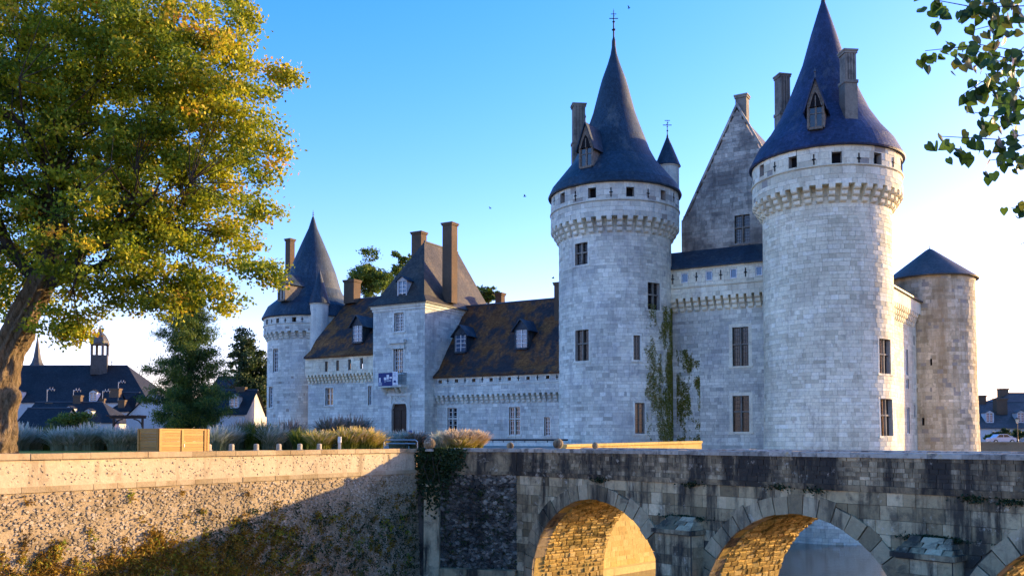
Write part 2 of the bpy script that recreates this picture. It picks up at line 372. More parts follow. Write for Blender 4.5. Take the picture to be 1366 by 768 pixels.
def masonry(parent, S, u0, u1, z0, z1, holes, h=.36, w=.62, mat='stone_left', mortar='mortar', singles=0, depth=.45, gap=.018, relief=.016, back=True, du=1.0, wallname='wall', cut=None, zvis=1.4, gvar=.28):
    if back:
        mb = MB(); shell(mb, S, u0, u1, z0, z1, holes, -.03, depth, du); mb.build(wallname, mortar, parent, weld=True)
    blocks = []; z = z0; row = 0
    while z < z1 - .05:
        hh = h * random.uniform(.72, 1.32); zt = z + hh
        if z1 - zt < h * .45: zt = z1
        rt = random.gauss(0, .07); u = u0 - random.uniform(0, w)
        while u < u1:
            ww = w * random.choice((.45, .7, .85, 1, 1.15, 1.4, 1.8)) * random.uniform(.85, 1.15)
            rs = [(max(u, u0), min(u + ww, u1), z, zt)]
            for ho in holes: rs = [q for r in rs for q in subtract(r, ho)]
            t = min(1, max(0, .5 + rt + random.gauss(0, gvar * .75))); dd = random.uniform(0, relief)
            for r in rs:
                if r[1] - r[0] > .06 and r[3] - r[2] > .06 and not (cut and cut(r)): blocks.append((r, t, dd))
            u += ww
        z = zt
    def score(b):
        r = b[0]; um, zm = (r[0] + r[1]) / 2, (r[2] + r[3]) / 2; p = S(um, zm, 0); q = S(um, zm, 1) - p
        v = Vector((p.x, p.y, p.z - EYE)); return (r[1] - r[0]) * (r[3] - r[2]) * max(0, -q.dot(v)) / v.length ** 3 if zm > zvis else 0
    if singles: blocks.sort(key=score, reverse=True)
    g = gap / 2; rest = MB()
    for i, (r, t, dd) in enumerate(blocks):
        mb = MB() if i < singles else rest
        a, b, c, e = r[0] + g, r[1] - g, r[2] + g, r[3] - g
        mb.hexa([S(a, c, dd), S(b, c, dd), S(b, c, -.05), S(a, c, -.05)], [S(a, e, dd), S(b, e, dd), S(b, e, -.05), S(a, e, -.05)], t, skip=(4,))
        if i < singles: mb.build('stone_block', mat, parent)
    if rest.f: rest.build('masonry_courses', mat, parent, kind='stuff')

def window(parent, S, r, kind, nc=2, nr=4, depth=.3):
    a, b, c, e = r; w, h = b - a, e - c; mb = MB(); q = -depth
    if kind == 'hole':
        mb.face([S(a - .02, c - .02, -.5), S(b + .02, c - .02, -.5), S(b + .02, e + .02, -.5), S(a - .02, e + .02, -.5)]); return mb.build('opening', 'dark_opening', parent)
    def bar(x0, x1, z0, z1, d0, d1): mb.sbox(S, x0, x1, z0, z1, d0, d1, .6)
    if kind == 'cross':
        m = .13; fm = .07; um = (a + b) / 2; zt = c + h * .56
        bar(um - m / 2, um + m / 2, c, e, q, q + .2)
        if nr > 1: bar(a, um - m / 2, zt - m / 2, zt + m / 2, q, q + .19); bar(um + m / 2, b, zt - m / 2, zt + m / 2, q, q + .19)
        wo = mb.build('window', parent.get('wmat', 'stone_left'), parent); mb = MB(); pm = 'glass_lead'
        nx, nz = 4, 9
        for i in range(1, nx * 2):
            x = a + w * i / (nx * 2); bar(x - .012, x + .012, c, e, q + .01, q + .03)
        for j in range(1, nz):
            z = c + h * j / nz; bar(a, b, z - .012, z + .012, q + .01, q + .028)
        mb.build('lattice', 'iron', wo, root=parent)
    else:
        fm = .09
        if kind == 'stonewhite':
            m = .16; um = (a + b) / 2; zt = c + h * .58
            mb.sbox(S, um - m / 2, um + m / 2, c, e, q, q + .22); mb.sbox(S, a, um - m / 2, zt - m / 2, zt + m / 2, q, q + .21); mb.sbox(S, um + m / 2, b, zt - m / 2, zt + m / 2, q, q + .21)
            mb.build('mullion', 'stone_yard', parent); mb = MB()
        bar(a, a + fm, c, e, q, q + .08); bar(b - fm, b, c, e, q, q + .08); bar(a + fm, b - fm, e - fm, e, q, q + .078); bar(a + fm, b - fm, c, c + fm, q, q + .078)
        for i in range(1, nc):
            x = a + w * i / nc; t = .05 if (nc % 2 == 0 and i == nc // 2) else .022
            bar(x - t, x + t, c + fm, e - fm, q, q + .07)
        for j in range(1, nr):
            z = c + h * j / nr; bar(a + fm, b - fm, z - .025, z + .025, q, q + .06)
        wo = mb.build('window', 'dormer_wood' if kind == 'white_slot' else 'white_paint', parent); pm = 'glass_sky' if kind == 'skywhite' else 'glass'
    p = MB(); p.face([S(a, c, q), S(b, c, q), S(b, e, q), S(a, e, q)]); po = p.build('pane', pm, wo, root=parent)
    return wo
def surround(parent, S, r, mat, t=.22, d=.035, sill=True):
    a, b, c, e = r; mb = MB(); o = .012
    mb.sbox(S, a - t, a, c, e, -.06, d, .75); mb.sbox(S, b, b + t, c, e, -.06, d, .7); mb.sbox(S, a - t, b + t, e, e + t, -.06, d + .002, .78)
    if sill: mb.sbox(S, a - t - .05, b + t + .05, c - .16, c, -.06, d + .07, .65)
    return mb.build('window_surround', mat, parent)
def slit(parent, S, px, y0, y1):
    u, z1 = S.hit(px, y0); z0 = S.hit(px, y1)[1]; mb = MB(); w = .05; zm = (z0 + z1) / 2
    mb.sbox(S, u - w, u + w, z0, z1, -.02, .024); mb.sbox(S, u - .15, u - w, zm - .05, zm + .05, -.02, .024); mb.sbox(S, u + w, u + .15, zm - .05, zm + .05, -.02, .024)
    mb.build('arrow_slit', 'dark_opening', parent)
def corbels(parent, S, us, z0, z1, out, width, mat, tiers=3):
    prof = [(.1, z0 - z0)]; H = (z1 - z0) / tiers; prof = [(-.1, 0)]
    for i in range(tiers):
        p = out * (i + 1) / tiers; zb = i * H
        pp = out * i / tiers
        prof += [(pp + (p - pp) * .45, zb), (p - .03, zb + H * .22), (p, zb + H * .45), (p, zb + H * .93)]
        if i < tiers - 1: prof += [(p - .05, zb + H)]
    prof += [(out, tiers * H), (-.1, tiers * H)]
    mb = MB(); mb.prism([(-width / 2, -d, z) for d, z in prof], (width, 0, 0), .6)
    src = None; b = base_of(parent)
    for u in us:
        p = S(u, z0, 0); r = S.right(u)
        if src is None: src = mb.build('corbel', mat, None); o = src
        else: o = lk(src.copy())
        o.parent = parent; o.location = p - b; o.rotation_euler = (0, 0, math.atan2(r.y, r.x))
def chimney(parent, c, ax, hx, hy, z0, z1, mat, cap=.09, flute=False, root=None):
    mb = MB(); H = z1 - z0
    mb.obox(c, ax, hx, hy, z0, z1 - .12, .5)
    if flute:
        zf = z0 + H * .62; mb.obox(c, ax, hx + .12, hy + .12, zf - .25, zf, .55); mb.obox(c, ax, hx + .06, hy + .06, z0, zf - .25, .5)
        a = Vector(ax).normalized(); n = Vector((a.y, -a.x))
        for t in (-.75, -.25, .25, .75):
            q = Vector(c[:2]) + a * hx * t + n * hy; mb.obox(q, ax, hx * .16, .06, zf, z1 - .25, .62)
            q = Vector(c[:2]) + a * hx * t - n * hy; mb.obox(q, ax, hx * .16, .06, zf, z1 - .25, .62)
    mb.obox(c, ax, hx + cap, hy + cap, z1 - .32, z1 - .14, .6); mb.obox(c, ax, hx + cap * 1.6, hy + cap * 1.6, z1 - .14, z1, .65)
    return mb.build('chimney', mat, parent, root=root)
def finial(parent, x, y, z0, z1, r=.09):
    mb = MB(); H = z1 - z0
    mb.lathe((x, y), [(r * 2.2, z0 - .5), (r * 2, z0), (r * .9, z0 + H * .12), (r * .9, z0 + H * .3), (r * 2.2, z0 + H * .34), (r * .8, z0 + H * .38), (r * .7, z0 + H * .55), (r * 1.7, z0 + H * .58), (r * .6, z0 + H * .61), (r * .4, z0 + H * .9), (0, z1)], 10, uv=False)
    if H > 1.6:
        zc = z0 + H * .68; mb.box(x - .42, x + .42, y - .03, y + .03, zc - .03, zc + .03); mb.box(x - .03, x + .03, y - .4, y + .4, zc + .1, zc + .16)
        mb.box(x - .25, x + .25, y - .025, y + .025, zc + .42, zc + .47)
    return mb.build('finial', 'iron', parent)
def dormer(parent, P, f, w, hw, hg, depth, wall, roofm, over=.18, root=None, win='white', pointed=False):
    """P bottom centre of the front face (3d), f outward xy direction"""
    f = Vector((f[0], f[1])).normalized(); r = Vector((-f.y, f.x)); P = Vector(P)
    S = Pla((P.x - r.x * w / 2, P.y - r.y * w / 2), r); rt = root or parent
    h = w / 2; mb = MB(); z0, z1, z2 = P.z, P.z + hw, P.z + hw + hg
    o = .14
    mb.sbox(S, 0, o, z0, z1, -depth, 0, .6); mb.sbox(S, w - o, w, z0, z1, -depth, 0, .6); mb.sbox(S, o, w - o, z0 - .1, z0 + .1, -depth, .06, .6); mb.sbox(S, o, w - o, z1 - .1, z1, -.3, -.02, .6)
    mb.prism([S(0, z1, 0), S(w, z1, 0), S(w / 2, z2 - .05, 0)], S(0, 0, -.25) - S(0, 0, 0), .55)
    d = mb.build('dormer', wall, parent, root=rt)
    wn_ = MB(); gm = MB(); a, b, c, e = o, w - o, z0 + .1, z1 - .1
    wm = 'white_paint' if win == 'white' else wall
    t = .045 if win == 'white' else .07
    wn_.sbox(S, w / 2 - t, w / 2 + t, c, e, -.16, -.08, .6); wn_.sbox(S, a, a + t, c, e, -.16, -.09, .6); wn_.sbox(S, b - t, b, c, e, -.16, -.09, .6)
    for zz in ([c + (e - c) * .62] if win != 'white' else [c + (e - c) * k_ / 4 for k_ in (1, 2, 3)]):
        wn_.sbox(S, a + t, w / 2 - t, zz - .03, zz + .03, -.16, -.095, .6); wn_.sbox(S, w / 2 + t, b - t, zz - .03, zz + .03, -.16, -.095, .6)
    wn_.build('window', wm, d, root=rt)
    gm.face([S(a, c, -.15), S(b, c, -.15), S(b, e, -.15), S(a, e, -.15)]); gm.build('pane', 'glass_sky' if win == 'white' else 'glass_lead', d, root=rt)
    rf = MB(); k_ = hg / h
    for sgn in (-1, 1):
        u_e, u_r = w / 2 + sgn * (h + over), w / 2; ze = z1 - over * k_
        A = [S(u_e, ze, over), S(u_r, z2, over), S(u_r, z2, -depth), S(u_e, ze, -depth)]
        nrm = (A[1] - A[0]).cross(A[3] - A[0]).normalized() * .09
        if nrm.z < 0: nrm = -nrm
        L = (A[1] - A[0]).length; D = (A[3] - A[0]).length
        rf.hexa(A, [p + nrm for p in A]); rf.face([p + nrm * 1.03 for p in A], .5, [(0, 0), (0, L), (D, L), (D, 0)])
    rf.build('dormer_roof', roofm, d, root=rt)
    if pointed:
        q = S(w / 2, z2, over * .5); pm = MB(); pm.lathe((q.x, q.y), [(.07, z2), (.05, z2 + .45), (.11, z2 + .5), (0, z2 + .9)], 8, uv=False); pm.build('dormer_finial', 'lead', d, root=rt)
        # pointed arch tracery in the gable
        am = MB()
        for sgn in (-1, 1):
            for i in range(5):
                t0, t1 = i / 5, (i + 1) / 5
                g = lambda t_: (w / 2 + sgn * (h - o) * (1 - t_) ** .6 * .95, z1 - .25 + t_ * hg * .62)
                (x0, q0), (x1, q1) = g(t0), g(t1); am.tube(S(x0, q0, .03), S(x1, q1, .03), .055, seg=5)
        am.build('tracery', wall, d, root=rt); ap = MB(); ar_ = [(w / 2 + sg_ * (h - o) * (1 - t_) ** .6 * .9, z1 - .25 + t_ * hg * .6) for sg_, ts in ((-1, (0, .25, .5, .75, 1)), (1, (.75, .5, .25, 0))) for t_ in ts]
        ap.face([S(x_, q_, .012) for x_, q_ in ar_]); ap.build('gable_light', 'dark_opening', d, root=rt)
        bm_ = MB(); bm_.sbox(S, w / 2 - .04, w / 2 + .04, z1 - .25, z1 + hg * .3, .013, .05); bm_.build('gable_mullion', wall, d, root=rt)
    return d

def fitc(pl, pr, Y, ref=None):
    a0, a1 = math.atan((pl - PX0) / F), math.atan((pr - PX0) / F)
    al, be = (a0 + a1) / 2, (a1 - a0) / 2
    x = Y * math.tan(al); return (x, Y), math.sin(be) * math.hypot(x, Y)

# ================================================================== SETTING: ground, water, moat
C0 = Vector((-5.15, 48.7)); B0 = Vector((.25, 47.5))
BD = Vector((.645, -.764)).normalized(); LD = Vector((-.53, -.85)).normalized()
L_END = C0 + LD * 37
G0, G1 = Vector((XA(755, 52.0), 52.0)), Vector((XA(936, 61.5), 61.5))
FARB = B0 + Vector((-BD.y, BD.x)) * 5.2 if False else B0 - Vector((BD.y, -BD.x)) * 5.2
moat = [L_END, C0, B0, (FARB.x, FARB.y), G0, G1, (13.0, 66), (12.2, 74), (9, 84), (9, 95), (40, 122), (60, 128), (150, 128), (150, 6), (-30, 6), (L_END.x - 3, L_END.y)]
hole = [Vector((p[0], p[1], 0)) for p in moat]
outer = [Vector(p) for p in [(-4000, -800, 0), (4000, -800, 0), (4000, 5000, 0), (-4000, 5000, 0)]]
tris = tessellate_polygon([outer, hole]); allp = outer + hole
def gz(p): return 0.0 if p.y < 20 else 1.0
mb = MB(); mb.pts([(p.x, p.y, gz(p)) for p in allp])
for t_ in tris: mb.f.append(list(t_)); mb.t.append(.5); mb.uv.append(None)
go = mb.build('ground', 'earth'); tag(go, kind='structure')
import bmesh as _b
bm = _b.new(); bm.from_mesh(go.data); _b.ops.recalc_face_normals(bm, faces=bm.faces)
for f_ in bm.faces:
    if f_.normal.z < 0: f_.normal_flip()
bm.to_mesh(go.data); bm.free()
mb = MB(); n_ = len(hole)
for i in range(n_):
    if i in (0, 1, 4): continue
    p, q = hole[i], hole[(i + 1) % n_]; mb.face([(p.x, p.y, gz(p) - .02), (q.x, q.y, gz(q) - .02), (q.x, q.y, -9), (p.x, p.y, -9)])
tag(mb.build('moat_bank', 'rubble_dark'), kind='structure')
mb = MB(); mb.face([(-60, -5, -6.5), (190, -5, -6.5), (190, 150, -6.5), (-60, 150, -6.5)]); tag(mb.build('water', 'water'), kind='structure')
mb = MB(); mb.face([(-80, 16, 1.012), (L_END.x - .6, L_END.y, 1.012), (C0.x - .6, C0.y + .2, 1.012), (-8, 58, 1.012), (-60, 70, 1.012)])
tag(mb.build('lawn', 'lawn'), kind='structure')
mb = MB(); mb.face([(-7.6, 57, 1.02), (C0.x - .4, C0.y + .5, 1.02), (B0.x, B0.y + .5, 1.02), (FARB.x + .2, FARB.y + 1.5, 1.02), (G0.x + .2, G0.y + .7, 1.02), (G1.x - .6, G1.y, 1.02), (11, 74, 1.02), (0, 95, 1.02), (-30, 103, 1.02)])
tag(mb.build('courtyard_path', 'gravel'), kind='structure')

# ================================================================== KEEP TOWERS
def round_tower(name, label, Y, body, par, eave, pys, roof, zbase, mat, slatem, wins, squares, slits_, ncorb, cw, singles, group=None, h=.31, w=.54, batter=0.0, corb_mat=None, vis=118, mir=.8):
    """pys: front-centre pixel rows eave, string, corbel top, corbel bottom"""
    c, R = fitc(*body, Y); _, Rp = fitc(*par, Y); _, Re = fitc(*eave, Y)
    pxc = PX0 + F * c[0] / c[1]
    T = thing(name, label, 'tower', (c[0], c[1], zbase), group); T['wmat'] = 'stone_chimney'
    S = Cyl(c, R, batter, 6.0); Sp = Cyl(c, Rp)
    ze, zs = Sp.hit(pxc, pys[0])[1], Sp.hit(pxc, pys[1])[1]
    zt = Sp.hit(pxc, pys[2])[1]; zb = S.hit(pxc, pys[3])[1]
    um = R * rad(vis)
    holes = []
    for (x0, x1, y0, y1, kind) in wins:
        r = rect(S, x0, x1, y0, y1); holes.append(r); window(T, S, r, kind, 2, 6, depth=.34 if kind == 'cross' else .3); 
        if kind != 'slot': surround(T, S, r, mat, .16, .02)
    masonry(T, S, -um, um, zbase, zt, holes, h, w, mat, 'mortar', singles, du=.5, depth=.5)
    back = MB(); a0 = math.atan2(S.f.y, S.f.x)
    back.lathe(c, [(R + max(0, 6 - zbase) * batter, zbase), (R, 6.0), (R, zt)], 24, a0 + rad(vis), a0 + 2 * math.pi - rad(vis), uv=False); back.build('rear_wall', mat, T)
    # parapet
    hp = []
    for (x0, x1, y0, y1) in squares:
        r = rect(Sp, x0, x1, y0, y1); hp.append(r); window(T, Sp, r, 'hole')
    ump = Rp * rad(vis)
    masonry(T, Sp, -ump, ump, zt, ze, hp, (ze - zt) / 6.2, .85, mat, 'mortar', 0, du=.5, depth=.5, wallname='parapet', zvis=99)
    ring = MB(); ring.lathe(c, [(R - .3, zt + .002), (Rp - .02, zt + .002)], 64, uv=False); ring.lathe(c, [(Rp, zt), (Rp, ze)], 24, a0 + rad(vis), a0 + 2 * math.pi - rad(vis), uv=False)
    ring.lathe(c, [(Rp, zs - .09), (Rp + .10, zs - .03), (Rp + .10, zs + .05), (Rp, zs + .09)], 64, tint=.35, uv=False); ring.build('string_course', mat, T)
    for px, y0, y1 in slits_: slit(T, Sp, px, y0, y1)
    corbels(T, S, [R * 2 * math.pi * (i + .5) / ncorb - R * math.pi for i in range(ncorb)], zb, zt, Rp - R + .02, cw, corb_mat or mat)
    # roof
    rf = MB(); prof = [(Re - .05, ze - .02), (Re, ze + .10)] + [(r_, z_) for r_, z_ in roof(c, ze)]
    rf.lathe(c, [(Rp - .2, ze + .02), (Re - .05, ze - .02)], 72, uv=False); rf.lathe(c, prof, 72); rf.build('roof', slatem, T, smooth=False)
    return T, c, R, Rp, Re, ze, S, Sp, prof
def prof_from_px(pts, Y, px):
    return lambda c, ze: [(hw * Y / F, ZA(py, Y, px)) for hw, py in pts] + [(0, ZA(pts[-1][1], Y, px) + .35)]
def roof_pt(prof, z):
    for (r0, z0), (r1, z1) in zip(prof[:-1], prof[1:]):
        if z0 <= z <= z1: return r0 + (r1 - r0) * (z - z0) / (z1 - z0 + 1e-9)
    return 0

RY, LY, FY = 75.0, 84.7, 122.0
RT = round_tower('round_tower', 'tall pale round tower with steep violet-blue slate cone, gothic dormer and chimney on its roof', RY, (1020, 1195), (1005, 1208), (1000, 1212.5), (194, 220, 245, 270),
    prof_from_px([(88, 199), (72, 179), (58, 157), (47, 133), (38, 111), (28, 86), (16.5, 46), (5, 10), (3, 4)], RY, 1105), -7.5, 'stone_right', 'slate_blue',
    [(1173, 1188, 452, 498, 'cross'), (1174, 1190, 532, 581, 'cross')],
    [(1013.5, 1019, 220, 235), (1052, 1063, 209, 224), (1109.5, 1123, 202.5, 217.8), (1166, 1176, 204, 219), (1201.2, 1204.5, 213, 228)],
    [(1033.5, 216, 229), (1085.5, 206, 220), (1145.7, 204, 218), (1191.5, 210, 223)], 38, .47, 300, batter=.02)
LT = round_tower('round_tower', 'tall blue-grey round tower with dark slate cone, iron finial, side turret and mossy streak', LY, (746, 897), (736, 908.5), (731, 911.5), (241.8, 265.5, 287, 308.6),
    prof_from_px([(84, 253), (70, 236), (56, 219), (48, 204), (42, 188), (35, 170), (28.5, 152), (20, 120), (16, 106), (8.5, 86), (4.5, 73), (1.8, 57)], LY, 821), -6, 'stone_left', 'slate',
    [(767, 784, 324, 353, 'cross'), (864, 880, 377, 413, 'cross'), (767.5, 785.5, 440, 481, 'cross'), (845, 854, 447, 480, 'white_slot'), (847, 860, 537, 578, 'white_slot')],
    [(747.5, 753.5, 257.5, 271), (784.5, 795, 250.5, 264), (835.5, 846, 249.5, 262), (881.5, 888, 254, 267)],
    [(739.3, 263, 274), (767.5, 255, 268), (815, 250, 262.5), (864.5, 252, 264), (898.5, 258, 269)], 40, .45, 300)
# RT furniture
T, c, R, Rp, Re, ze, S, Sp, prof = RT
def on_roof(S, c, prof, px, py, extra=0):
    """point on a cone roof seen at a pixel (front side)"""
    best = None
    D = ray(px, py)
    for i in range(4000):
        t = (c[1] - 8) / D.y + i * .004; p = Vector((D.x * t, D.y * t, EYE + D.z * t)); r = math.hypot(p.x - c[0], p.y - c[1])
        if r <= roof_pt(prof, p.z): return p
    return p
P = on_roof(S, c, prof, 1089, 171); f = (Vector((P.x, P.y)) - Vector(c)).normalized()
dormer(T, P + Vector((f.x, f.y, 0)) * .35 + Vector((0, 0, -.1)), f, 1.3, 1.95, 2.0, 2.6, 'dormer_wood', 'slate_blue', over=.22, win='stone', pointed=True)
P = on_roof(S, c, prof, 1136, 158); f = (Vector((P.x, P.y)) - Vector(c)).normalized()
q = Vector((P.x, P.y)) - f * .5
chimney(T, q, (-f.y, f.x), .46, .46, P.z - .9, ZA(69, q.y, 1136), 'stone_chimney', flute=True)
q = Vector((c[0] - 4.1, c[1] + 3.0)); q = Vector((XA(1049, q.y), q.y))
chimney(T, q, (.9, .2), .5, .5, ze + .2, ZA(101, q.y, 1049), 'stone_chimney', flute=True)
finial(T, c[0], c[1], prof[-1][1] - .2, prof[-1][1] + 2.6)
# LT furniture
T, c, R, Rp, Re, ze, S, Sp, prof = LT
P = on_roof(S, c, prof, 783, 222); f = (Vector((P.x, P.y)) - Vector(c)).normalized()
dormer(T, P + Vector((f.x, f.y, 0)) * .2 + Vector((0, 0, -.1)), f, 1.45, 2.0, 2.0, 2.8, 'dormer_wood', 'slate', over=.2, win='stone', pointed=True)
q = Vector((XA(773, 86.5), 86.5)); chimney(T, q, (.95, .1), .6, .5, ze, ZA(140, 86.5, 773), 'stone_chimney', flute=True)
finial(T, c[0], c[1], prof[-1][1] - .2, ZA(11, LY, 821))
q = (XA(893, 85.5), 85.5); tm = MB(); zt_ = ZA(225, 85.5, 893)
tm.lathe(q, [(.6, ze - 3.4), (1.08, ze - 2.4), (1.08, zt_), (1.16, zt_ + .08), (1.16, zt_ + .2)], 28, uv=False); tt = tm.build('turret', 'stone_left', T, smooth=False)
tm = MB(); tm.lathe(q, [(1.05, zt_ + .15), (1.26, zt_ + .16), (1.2, zt_ + .3), (.95, zt_ + .95), (.0, ZA(180, 85.5, 893))], 28); tm.build('turret_roof', 'slate', tt, root=T)
fm = finial(T, q[0], q[1], ZA(182, 85.5, 893), ZA(160, 85.5, 893), .05)

# ------------------------------------------------------------------ truncated tower
c, R = fitc(1185, 1305.5, 108); KT = thing('round_tower', 'truncated brownish round tower under a low grey slate cone', 'tower', (c[0], c[1], -7.5)); KT['wmat'] = 'stone_old'
S = Cyl(c, R, .022, 8.0); ztop = S.hit(1250, 366)[1]
hs_ = [rect(S, 1241, 1243.5, 478, 487), rect(S, 1230, 1233.5, 557, 567)]
for r in hs_: window(KT, S, r, 'hole')
masonry(KT, S, -R * rad(115), R * rad(115), -7.5, ztop, hs_, .42, .75, 'stone_old', 'mortar', 150, du=.6, gvar=.3)
mb = MB(); mb.lathe(c, [(R - .3, ztop + .05), (R + .38, ztop - .05), (R + .42, ztop + .08), (.45, ZA(336, 108, 1240) + .2), (0, ZA(334.5, 108, 1240) + .3)], 64); mb.build('roof', 'slate_grey', KT)
finial(KT, c[0], c[1], ZA(335, 108, 1240), ZA(326, 108, 1240), .06)

# ------------------------------------------------------------------ keep: gallery wall, gable, long side
lc, rc = Vector(LT[1]), Vector(RT[1]); ke = (rc - lc).normalized(); kn = Vector((ke.y, -ke.x))
K = thing('castle_keep', 'keep hall with tall grey gable and corbelled gallery between the two big round towers', 'keep', (lc.x + kn.x, lc.y + kn.y, -6.5)); K['wmat'] = 'stone_chimney'
S = Pla(lc - kn * 2.0, ke); L = (rc - lc).length
wz = [(977, 998.5, 436, 488), (977.5, 999.5, 527.5, 575.5)]; hs_ = []
for w4 in wz:
    r = rect(S, *w4); hs_.append(r); window(K, S, r, 'cross'); surround(K, S, r, 'stone_right', .3, .02)
zb = S.hit(957, 413)[1]; So = Pla(lc - kn * 1.3, ke); zt = So.hit(957, 394)[1]; zs = So.hit(957, 379)[1]; ze = So.hit(957, 352)[1]
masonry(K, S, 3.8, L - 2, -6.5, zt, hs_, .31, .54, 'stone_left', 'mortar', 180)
hp = [rect(So, a, b, y0, y1) for a, b, y0, y1 in ((908.7, 918, 364, 377), (941, 950.3, 361, 374), (973.5, 983, 358, 371), (1007.5, 1017, 354.5, 367.5))]
for r in hp: window(K, So, r, 'skywhite', 1, 1, depth=.12)
masonry(K, So, 2.6, L - 3, zt, ze, hp, .38, .8, 'stone_right', 'mortar', 0, wallname='gallery_wall')
mb = MB(); mb.sbox(So, 2.6, L - 3, zs - .08, zs + .08, -.05, .09, .35); mb.sbox(So, 2.6, L - 3, zt + .001, zt + .02, -.9, 0, .3); mb.build('string_course', 'stone_right', K)
for px, y0, y1 in ((897.5, 366, 379), (929, 363, 375), (961.5, 360, 373), (994.5, 357, 369)): slit(K, So, px, y0, y1)
n_ = 17; corbels(K, S, [4.6 + (L - 8.0) * i / (n_ - 1) for i in range(n_)], zb, zt, .72, .45, 'stone_right')
Sg = Pla(lc - kn * 3.6, ke)             # gable plane
zr = Sg.hit(957, 331)[1]
mb = MB(); A, B = So(2.3, ze - .05, .25), So(L - 2.8, ze - .05, .25); C_, D_ = Sg(L - 2.8, zr, 0), Sg(2.3, zr, 0)
ll = (D_ - A).length; mb.face([A, B, C_, D_], .5, [(0, 0), (L, 0), (L, ll), (0, ll)]); off = Vector((0, 0, -.14)); mb.hexa([A + off, B + off, C_ + off, D_ + off], [p + Vector((0, 0, -.01)) for p in (A, B, C_, D_)]); mb.build('gallery_roof', 'slate', K)
apx = Sg.hit(983, 146); lft = Sg.hit(913, 298); half = apx[0] - lft[0]; zsh = lft[1]
uL, uR = lft[0] - .3, apx[0] + half + .3
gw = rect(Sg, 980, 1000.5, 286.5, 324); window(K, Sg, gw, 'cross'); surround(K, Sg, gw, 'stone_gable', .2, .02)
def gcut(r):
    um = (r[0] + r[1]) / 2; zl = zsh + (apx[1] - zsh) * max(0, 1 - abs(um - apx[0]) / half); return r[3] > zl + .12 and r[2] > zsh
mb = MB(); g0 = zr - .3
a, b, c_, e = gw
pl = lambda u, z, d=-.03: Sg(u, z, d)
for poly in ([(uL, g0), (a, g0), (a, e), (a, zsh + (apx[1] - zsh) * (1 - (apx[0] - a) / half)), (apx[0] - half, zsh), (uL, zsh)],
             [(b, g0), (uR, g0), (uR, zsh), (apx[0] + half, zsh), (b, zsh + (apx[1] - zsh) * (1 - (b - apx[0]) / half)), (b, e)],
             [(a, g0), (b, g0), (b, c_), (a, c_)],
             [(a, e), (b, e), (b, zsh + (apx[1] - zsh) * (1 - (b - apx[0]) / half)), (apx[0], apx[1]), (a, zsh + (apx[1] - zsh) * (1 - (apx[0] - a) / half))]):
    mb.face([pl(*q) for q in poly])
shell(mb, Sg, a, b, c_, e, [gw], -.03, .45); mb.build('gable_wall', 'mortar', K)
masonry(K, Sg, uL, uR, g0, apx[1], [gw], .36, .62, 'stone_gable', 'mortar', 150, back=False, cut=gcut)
mb = MB()
for sg in (-1, 1):                     # raking copings
    p0, p1 = (apx[0] + sg * (half + .25), zsh - .25), (apx[0], apx[1] + .25)
    A = [Sg(p0[0], p0[1], .1), Sg(p1[0], p1[1], .1), Sg(p1[0], p1[1], -.45), Sg(p0[0], p0[1], -.45)]
    mb.hexa(A, [p + Vector((0, 0, .42)) for p in A], .5)
mb.build('gable_coping', 'stone_gable', K)
LK = 33.0; Srf = lambda u, z, d: Sg(u, z, d)
mb = MB()
for sg in (-1, 1):                     # great roof behind the gable
    A = [Sg(apx[0] + sg * (half + .1), zsh - .2, -.4), Sg(apx[0], apx[1] - .1, -.4), Sg(apx[0], apx[1] - .1, -LK), Sg(apx[0] + sg * (half + .1), zsh - .2, -LK)]
    l2 = (A[1] - A[0]).length; mb.face(A, .5, [(0, 0), (0, l2), (LK, l2), (LK, 0)])
mb.face([Sg(apx[0] - half, zsh - .2, -LK), Sg(apx[0] + half, zsh - .2, -LK), Sg(apx[0], apx[1] - .1, -LK)]); mb.build('great_roof', 'slate_old', K)
q = Sg(apx[0] + .25, 0, -.9); chimney(K, (q.x, q.y), ke, .52, .45, apx[1] - 1.6, ZA(128, q.y, 984), 'stone_chimney', cap=.08)
# long side wall seen beyond the right tower
A_, B_ = Vector((29.0, 79.3)), Vector((47.6, 105.2)); Sl = Pla(A_, (B_ - A_)); LL = (B_ - A_).length
zE = Sl.hit(1224, 404)[1]
hs_ = []
for w4 in ((1208.5, 1211.5, 466, 500), (1209, 1212.5, 505, 518), (1210, 1213.5, 543, 578), (1218.5, 1220, 448, 460), (1219.5, 1221, 540, 556)):
    r = rect(Sl, *w4); hs_.append(r); window(K, Sl, r, 'skywhite', 1, 2, depth=.2)
masonry(K, Sl, 0, LL, -6.5, zE, hs_, .36, .62, 'stone_right', 'mortar', 0, wallname='side_wall')
z1_ = Sl.hit(1218, 437)[1]; z2_ = Sl.hit(1218, 412)[1]
corbels(K, Sl, [8 + i * .85 for i in range(int((LL - 9) / .85))], z2_ - 2.2, z2_ - .6, .6, .42, 'stone_right')
mb = MB(); mb.sbox(Sl, 6, LL, z2_ - .6, zE, .0, .6, .55); mb.build('side_gallery', 'stone_right', K)
mb = MB(); A = [Sl(6, zE - .05, .85), Sl(LL + 1, zE - .05, .85), Sl(LL + 1, zE + 2.4, -2.6), Sl(6, zE + 2.4, -2.6)]; mb.face(A, .5, [(0, 0), (LL, 0), (LL, 4.2), (0, 4.2)]); mb.hexa([p + Vector((0, 0, -.2)) for p in A], [p + Vector((0, 0, -.02)) for p in A]); mb.build('side_roof', 'slate_grey', K)

# ================================================================== GATEHOUSE RANGE
WE = Vector((.866, -.5)); WN = Vector((WE.y, -WE.x))     # along facade (to the right), outward normal
W0 = Vector((-8.6, 102.8))                                # wing facade / gatehouse side
